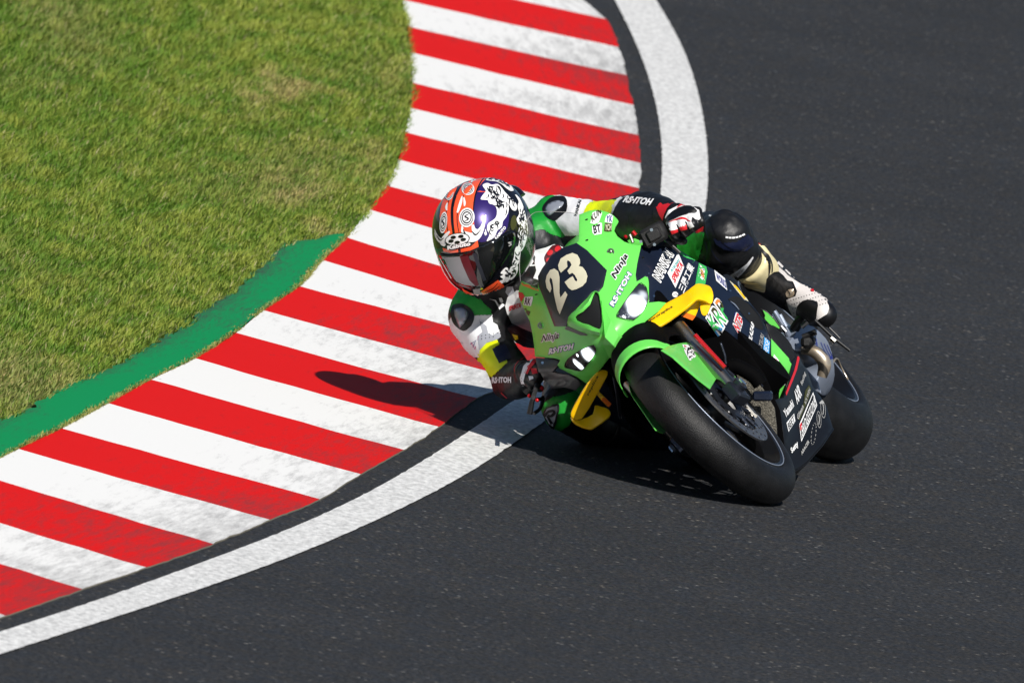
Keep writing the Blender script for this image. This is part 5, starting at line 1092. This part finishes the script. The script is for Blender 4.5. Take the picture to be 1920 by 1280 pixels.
# gloves, five fingers each closed on the grip
def glove(lab, wrist, palm, bases, mids, tips, th, rad=.0108):
    g = MB().tube([wrist[0], wrist[1], palm], [.040, .036, .034], 18, spl=5)
    kn = [np.array(q) for q in bases]
    for a_, b_ in zip(kn, kn[1:]): g.tube([palm, (a_ + b_) / 2], [.030, .016], 12); g.tube([a_, b_], .0165, 12)
    for i, (a_, b_, c_) in enumerate(zip(bases, mids, tips)):
        k_ = (1, 1.05, 1, .88)[i]; g.tube([a_, b_, c_], [rad * 1.25 * k_, rad * 1.1 * k_, rad * .95 * k_], 12, spl=4).ball(a_, rad * 1.4 * k_, 8).ball(b_, rad * 1.12 * k_, 8).ball(c_, rad * .95 * k_, 8)
    g.tube(th, [.017, .0135, .011], 12, spl=4).ball(th[-1], .0108, 8)
    o = remesh(g, 'glove', ['ink'], person, .0032, 4, .4); o['label'] = lab; return o
gL = glove('left glove, sunlit white back with red cuff', (P(1246, 404, -.31), P(1258, 406, -.285)), P(1274, 404, -.262),
           [P(1262, 418, -.235), P(1279, 411, -.232), P(1295, 403, -.234), P(1308, 396, -.242)], [P(1263, 432, -.205), P(1281, 426, -.202), P(1299, 420, -.205), P(1315, 415, -.215)], [P(1268, 441, -.222), P(1288, 437, -.222), P(1306, 431, -.226), P(1318, 430, -.236)],
           [P(1258, 425, -.29), P(1268, 448, -.27), P(1282, 452, -.25)])
bg = bvh(gL)
def sg(nm, polys, m, off=.0012): return sticker(nm, polys, bg, M[m], gL, off, step=3, maxedge=.035)
sg('glove_back', [L6([(985, 610), (1040, 500), (1180, 430), (1400, 400), (1560, 500), (1590, 640), (1560, 665), (1490, 650), (1445, 610), (1430, 690), (1478, 775), (1400, 812), (1345, 700), (1312, 690), (1335, 762), (1230, 785), (1190, 740), (1165, 745), (1195, 820), (1080, 845), (1020, 790), (990, 700)])], 'l_white')
sg('knuckle_guard', [sm(L6([(1000, 650), (1055, 565), (1180, 480), (1300, 440), (1420, 440), (1500, 480), (1535, 535), (1400, 552), (1280, 590), (1160, 640), (1060, 690), (1010, 700)]), 2)], 'black', .004)
sg('cuff_flash', [L6([(805, 385), (918, 305), (885, 435), (1000, 380), (1180, 315), (1280, 325), (1100, 372), (1012, 470), (962, 580), (940, 675), (880, 580)])], 'l_red')
sg('finger_flash', [L6([(1075, 850), (1200, 818), (1208, 862), (1100, 910)])], 'l_red'); sg('finger_flash', [L6([(1220, 782), (1340, 740), (1352, 822), (1252, 852)])], 'l_red'); sg('finger_flash', [L6([(1500, 850), (1635, 765), (1625, 900), (1560, 945), (1515, 915)])], 'l_red')
sg('back_flash', [stroke(L6([(1060, 700), (1200, 650), (1300, 640), (1420, 690)]), [1, 3, 4, 1])], 'l_red', .002); sg('back_flash', [stroke(L6([(1180, 460), (1280, 400), (1420, 420)]), [1, 4, 1])], 'l_red', .002)
gR = glove('right glove, shaded, fingers over the brake lever', (P(984, 706, -.32), P(987, 702, -.30)), P(990, 698, -.275),
           [P(1002, 682, -.245), P(997, 694, -.245), P(991, 705, -.247), P(986, 715, -.252)], [P(1012, 690, -.22), P(1008, 702, -.22), P(1002, 713, -.222), P(995, 723, -.23)], [P(1018, 699, -.235), P(1014, 710, -.236), P(1008, 721, -.24), P(1001, 730, -.245)],
           [P(990, 712, -.30), P(1003, 724, -.28), P(1013, 728, -.26)], .0102)
bgr = bvh(gR)
def sr(nm, polys, m, off=.0012): return sticker(nm, polys, bgr, M[m], gR, off, step=3, maxedge=.035)
sr('glove_back', [H_([(900, 685), (925, 685), (870, 760), (830, 850), (810, 930), (830, 985), (790, 975), (775, 900), (810, 780)])], 'l_white'); sr('back_flash', [H_([(925, 700), (935, 740), (880, 800), (850, 860), (820, 850), (850, 780)])], 'l_red'); sr('back_flash', [H_([(880, 800), (940, 800), (950, 850), (900, 860)])], 'l_red'); sr('finger_flash', [H_([(990, 960), (1010, 980), (1000, 1030), (970, 1000)])], 'l_red'); sr('finger_flash', [H_([(860, 880), (905, 880), (910, 905), (870, 920)])], 'l_white')
sp('cuff_seam', [stroke(H_([(810, 700), (760, 740), (725, 800), (730, 850)]), 1.4)], 'l_red', .003); sp('seam', [stroke(H_([(590, 1040), (660, 1100), (740, 1120)]), 1.2)], 'l_red', .003)
# helmet
HC = P(906.5, 443, -.37); hf = V3(-.45, -.38, .81); hu = -.17 * r_ + .98 * u_; hu = hu - hf * (hu @ hf); hu /= np.linalg.norm(hu); hl = np.cross(hu, hf)
def hpt(d, off=0):                             # d in helmet axes (left, up, forward)
    a, b, c = d / np.linalg.norm(d)
    rx = .1205; ry = .150 if b > 0 else .150; rz = .147 if c > 0 else .158
    s_ = (abs(a / rx) ** 2.25 + abs(b / ry) ** 2.25 + abs(c / rz) ** 2.25) ** (-1 / 2.25)
    p = np.array([a, b, c]) * s_
    if b < 0 and c > 0: p[2] += .022 * min(1, -b * 1.6) * c; p[0] *= 1 - .10 * min(1, -b * 1.3) * c
    if p[1] < -.128: p[1] = -.128 - (p[1] + .128) * -.12
    p += (off) * np.array([a, b, c]); return HC + hl * p[0] + hu * p[1] + hf * p[2]
v = []; f = []; n1, n2 = 56, 96
for i in range(n1 + 1):
    th = math.pi * i / n1
    for j in range(n2):
        ph = 2 * math.pi * j / n2; v.append(hpt(np.array([math.sin(th) * math.cos(ph), math.cos(th), math.sin(th) * math.sin(ph)])))
for i in range(n1):
    for j in range(n2): a = i * n2 + j; b = i * n2 + (j + 1) % n2; f.append((a, b, b + n2, a + n2))
helm = bpy.data.objects.new('helmet', None); S.collection.objects.link(helm); helm.parent = person
sh = link('shell', v, f, 'h_black', helm); bm = bmesh.new(); bm.from_mesh(sh.data); bmesh.ops.remove_doubles(bm, verts=bm.verts, dist=1e-5); bmesh.ops.recalc_face_normals(bm, faces=bm.faces); bm.to_mesh(sh.data); bm.free()
bh = bvh(sh)
E4 = lambda p: Z(800, 320, 4.923, p)
def hs(nm, polys, m, off=.0006, raw=False, **k):
    kk = dict(step=4, maxedge=.05); kk.update(k); return sticker(nm, polys, bh, M[m], helm, off, **kk)
hs('paint_panel', [sm(E4([(560, 72), (500, 130), (455, 230), (432, 340), (430, 470), (450, 560), (470, 650), (540, 655), (620, 625), (700, 585), (745, 520), (760, 400), (740, 300), (690, 180), (640, 80)]), 2)], 'h_purple')
hs('stripe', [sm(E4([(275, 95), (345, 55), (375, 50), (318, 120), (262, 230), (232, 340), (226, 470), (242, 590), (205, 600), (150, 560), (125, 470), (130, 360), (165, 240), (215, 150)]), 2)], 'h_orange', .0012)
hs('stripe', [sm(E4([(395, 46), (470, 38), (560, 34), (640, 44), (545, 82), (485, 150), (452, 230), (432, 330), (430, 430), (440, 520), (400, 600), (270, 600), (250, 480), (250, 350), (285, 220), (340, 120)]), 2)], 'h_orange', .0012)
hs('stripe', [E4([(150, 712), (230, 735), (292, 725), (295, 752), (220, 758), (160, 745)])], 'h_orange', .0012, step=3); hs('stripe', [E4([(315, 722), (410, 700), (470, 640), (480, 702), (400, 737), (318, 753)])], 'h_orange', .0012, step=3)
hs('stripe_line', [stroke(E4([(362, 52), (318, 118), (268, 225), (240, 340), (240, 470), (255, 592)]), [2, 4.5, 5, 5, 5, 4])], 'h_black', .0016, step=3)
hs('stripe_line', [stroke(E4([(478, 40), (432, 90), (385, 170), (330, 260), (290, 370), (285, 480), (305, 590)]), [1, 1.6, 1.6, 1.6, 1.6, 1.4, 1])], 'h_black', .0016, step=3)
hs('stripe_line', [stroke(E4([(330, 75), (270, 150), (215, 260), (185, 380), (190, 500), (205, 590)]), 1.3)], 'h_black', .0016, step=3)
hs('stripe_line', [stroke(E4([(560, 40), (500, 110), (455, 210), (435, 320), (432, 430)]), [1, 2.4, 2.6, 2.4, 1.4])], 'h_black', .0016, step=3)
def ringpoly(c, r, ry, w_, rot=0):
    o_ = circ(c[0], c[1], r, 28, ry, rot); i_ = circ(c[0], c[1], r * (1 - w_), 28, ry * (1 - w_), rot); return ([*o_, *i_], [q for i in range(28) for q in ((i, (i + 1) % 28, 28 + i), ((i + 1) % 28, 28 + (i + 1) % 28, 28 + i))])
for cx, cy, rx, ry in ((383, 175, 58, 56), (372, 435, 70, 88), (212, 215, 39, 62), (160, 480, 33, 98)):
    hs('roundel', [E4(circ(cx, cy, rx, 24, ry, .12))], 'h_black', .0018); 
    for k_, w_ in ((1.0, .16), (.74, .14)):
        rp = ringpoly((cx, cy), rx * k_, ry * k_, w_, .12); hs('roundel', [(E4(rp[0]), rp[1])], 'h_white', .0024)
    hs('roundel', [E4(circ(cx, cy, rx * .5, 18, ry * .5, .12))], 'h_white', .0024)
    hs('roundel', [stroke(E4([(cx + rx * .28, cy - ry * .38), (cx - rx * .22, cy - ry * .12), (cx + rx * .22, cy + ry * .12), (cx - rx * .25, cy + ry * .38)]), [1, 2.4, 2.4, 1])], 'h_black', .003)
# white flames round the brow
for pl, w_ in (([(200, 640), (140, 650), (95, 600), (80, 540)], [5, 8, 6, 1]), ([(380, 620), (450, 605), (505, 540), (545, 410)], [16, 17, 9, 1]), ([(425, 500), (440, 550), (480, 555), (510, 500)], [4, 8, 7, 1]), ([(330, 500), (335, 560), (375, 590), (430, 600)], [2, 6, 10, 8]), ([(215, 560), (180, 600), (150, 660), (175, 690)], [3, 7, 9, 5]),
               ([(330, 240), (318, 290), (300, 350), (285, 390)], [2, 5, 5, 3]), ([(345, 250), (352, 300), (350, 330)], [2, 4, 2]), ([(195, 300), (185, 340), (190, 370)], [2, 4, 2]), ([(470, 45), (430, 90), (410, 115)], [2, 4, 2]), ([(540, 540), (545, 590), (530, 570)], [1, 4, 1])):
    hs('flame', [stroke(E4(pl), w_, 6)], 'h_white', .0018, step=3)
for pl, w_ in (([(418, 560), (455, 590), (500, 545)], [1, 2.4, 1]), ([(342, 540), (362, 590), (400, 622)], [1, 2.4, 1]), ([(165, 620), (130, 640), (100, 600)], [1, 2, 1])): hs('flame_line', [stroke(E4(pl), w_, 6)], 'h_black', .0026, step=3)
hs('brow_emblem', [E4(circ(288, 632, 112, 28, 58, -.12))], 'h_black', .003); hs('brow_emblem', [E4(circ(288, 632, 104, 28, 51, -.12))], 'h_white', .0036)
for k in range(5):
    t = 2 * math.pi * k / 5 + .3; hs('brow_emblem', [E4(circ(288 + 58 * math.cos(t), 632 - 7 * math.cos(t) + 28 * math.sin(t), 25, 14, 15, -.12))], 'h_black', .0042, step=3)
text('helmet_lettering', 'Kabuto', E4([(200, 728)])[0], E4([(408, 688)])[0], E4([(198, 690)])[0], bh, M['h_white'], helm, .0042, bold=.06, edge=M['h_black'], ew=.14)
text('helmet_lettering', 'KABUTO', E4([(640, 640)])[0], E4([(728, 530)])[0], E4([(622, 620)])[0], bh, M['h_white'], helm, .003, bold=.05)
# filigree scrolls down the left side
R2 = random.Random(11)
def scroll(cx, cy, s_, a, flip=1):
    pts = []; 
    for k in range(9):
        t = k / 8; rr = s_ * (1 - .78 * t); an = a + flip * t * 4.3; pts.append((cx + rr * math.cos(an), cy + rr * math.sin(an)))
    return stroke(E4(pts), [1.0] + [R2.uniform(1.8, 3.4) for _ in range(7)] + [1.2], 4)
def inner(poly, n, L, w_, a0, seed):
    R3 = random.Random(seed); pa = np.array(poly); k = 0; tries = 0
    while k < n and tries < 900:
        tries += 1; c = (R3.uniform(pa[:, 0].min(), pa[:, 0].max()), R3.uniform(pa[:, 1].min(), pa[:, 1].max()))
        if not inpoly(c, poly): continue
        an = a0 + R3.uniform(-.7, .7); l = L * R3.uniform(.5, 1.2); cv = R3.choice((-1, 1)) * R3.uniform(.3, 1.3)
        pts = [(c[0] + l * (t - .5) * math.cos(an + cv * t), c[1] + l * (t - .5) * math.sin(an + cv * t)) for t in (0, .3, .6, 1)]
        if all(inpoly(q, poly) for q in pts): hs('scroll_line', [stroke(E4(pts), [.5, w_, w_ * .8, .4], 4)], 'h_black', .0024, step=3, maxedge=.03); k += 1
for pl, n_, L_, a0_ in (([(515, 140), (560, 118), (600, 135), (655, 128), (700, 175), (735, 235), (750, 310), (752, 375), (730, 430), (700, 470), (690, 520), (650, 555), (625, 610), (580, 640), (552, 648), (578, 590), (556, 545), (565, 490), (605, 462), (640, 425), (645, 360), (620, 320), (575, 305), (560, 275), (498, 268), (520, 225), (545, 190)], 46, 60, .9),
                       ([(545, 88), (600, 62), (660, 58), (720, 90), (775, 140), (800, 185), (770, 190), (730, 165), (690, 130), (640, 105), (590, 100)], 16, 50, .5),
                       ([(715, 200), (760, 245), (810, 290), (830, 335), (818, 370), (785, 362), (760, 320), (735, 280)], 8, 46, .9),
                       ([(812, 225), (845, 245), (880, 310), (905, 400), (925, 500), (925, 590), (900, 690), (865, 745), (835, 720), (850, 650), (835, 590), (850, 520), (825, 450), (850, 400), (835, 330), (845, 285)], 44, 60, 1.5),
                       ([(815, 712), (850, 705), (862, 770), (845, 850), (815, 880), (785, 860), (800, 800)], 9, 50, 1.7),
                       ([(690, 925), (725, 892), (748, 900), (755, 925), (775, 885), (830, 870), (838, 915), (810, 975), (760, 1015), (715, 1030), (675, 1040), (668, 1015), (705, 1000), (676, 975), (705, 955), (680, 945)], 14, 44, .4)):
    hs('scrollwork', [sm(E4(pl), 3)], 'h_white', .0016, step=3, maxedge=.03); inner(pl, n_, L_, 1.9, a0_, n_)
for c in ((655, 270, 26), (600, 250, 18), (690, 330, 20), (640, 480, 20), (610, 520, 24), (880, 460, 22), (870, 620, 20), (760, 960, 20)):
    hs('scroll_line', [scroll(c[0], c[1], c[2], c[2], 1 if c[2] % 4 else -1)], 'h_black', .0026, step=3, maxedge=.03)
hs('shell_tint', [E4(circ(800, 480, 28, 16, 70, .1))], 'olive', .0008)
# chin
hs('chin_panel', [E4([(500, 1108), (560, 1065), (655, 1003), (735, 1082), (650, 1150), (575, 1185), (535, 1150)])], 'h_orange', .003, step=3); hs('chin_panel', [E4([(330, 1080), (430, 1128), (530, 1165), (560, 1190), (500, 1190), (400, 1150), (345, 1110)])], 'h_orange', .003, step=3)
for k in range(3): hs('chin_vent', [stroke(E4([(525 + k * 4, 1115 + k * 14), (600, 1080 + k * 24), (650 + k * 16, 1030 + k * 26)]), .9)], 'h_black', .004, step=3)
vis = hs('visor', [sm(E4([(120, 765), (180, 776), (300, 762), (400, 738), (480, 700), (600, 648), (690, 600), (765, 556), (805, 590), (800, 680), (745, 780), (665, 900), (605, 985), (520, 1080), (440, 1075), (330, 1045), (270, 1015), (215, 940), (155, 840)]), 3)], 'visor', .0045)
vis.modifiers.new('s', 'SOLIDIFY').thickness = .003; vis.modifiers['s'].offset = -1
hs('visor_film', [E4([(168, 797), (312, 785), (345, 880), (400, 1000), (452, 1052), (335, 1036), (282, 1010), (222, 905)])], 'visorstrip', .0055); hs('visor_film', [E4([(312, 785), (388, 780), (412, 850), (452, 950), (482, 1042), (452, 1052), (402, 1000), (345, 880)])], 'crimson', .0055)
hs('visor_film', [E4([(425, 755), (457, 755), (502, 880), (548, 1000), (520, 1010), (470, 890)])], 'darkmetal', .0055); hs('visor_edge', [stroke(E4([(135, 800), (180, 880), (240, 985)]), 1.2)], 'h_white', .0055)
hs('visor_button', [E4([(430, 1075), (492, 1070), (490, 1120), (440, 1118)])], 'dullwhite', .0075, step=3); hs('pivot_logo', [stroke(E4([(770, 660), (742, 665), (768, 680), (745, 695)]), 1.8)], 'dullwhite', .0055, step=3)
# spoiler and top vents, real lumps on the shell
m_ = MB(); sp_pts = [hpt(np.array(q), .004) for q in ((-.50, .35, -.78), (-.25, .42, -.86), (0, .45, -.88), (.25, .42, -.86), (.50, .35, -.78))]
m_.tube(sp_pts, [.010, .018, .020, .018, .010], 12, spl=4, flat=(hu, .4)).build('rear_spoiler', 'h_black', helm)
for a_ in (-.16, .16): MB().tube([hpt(np.array([a_, .80, .55]), -.002), hpt(np.array([a_, .95, .25]), .001), hpt(np.array([a_, 1.0, 0]), -.002)], [.006, .011, .006], 10, spl=4, flat=(hu, .45)).build('top_vent', 'h_orange', helm)
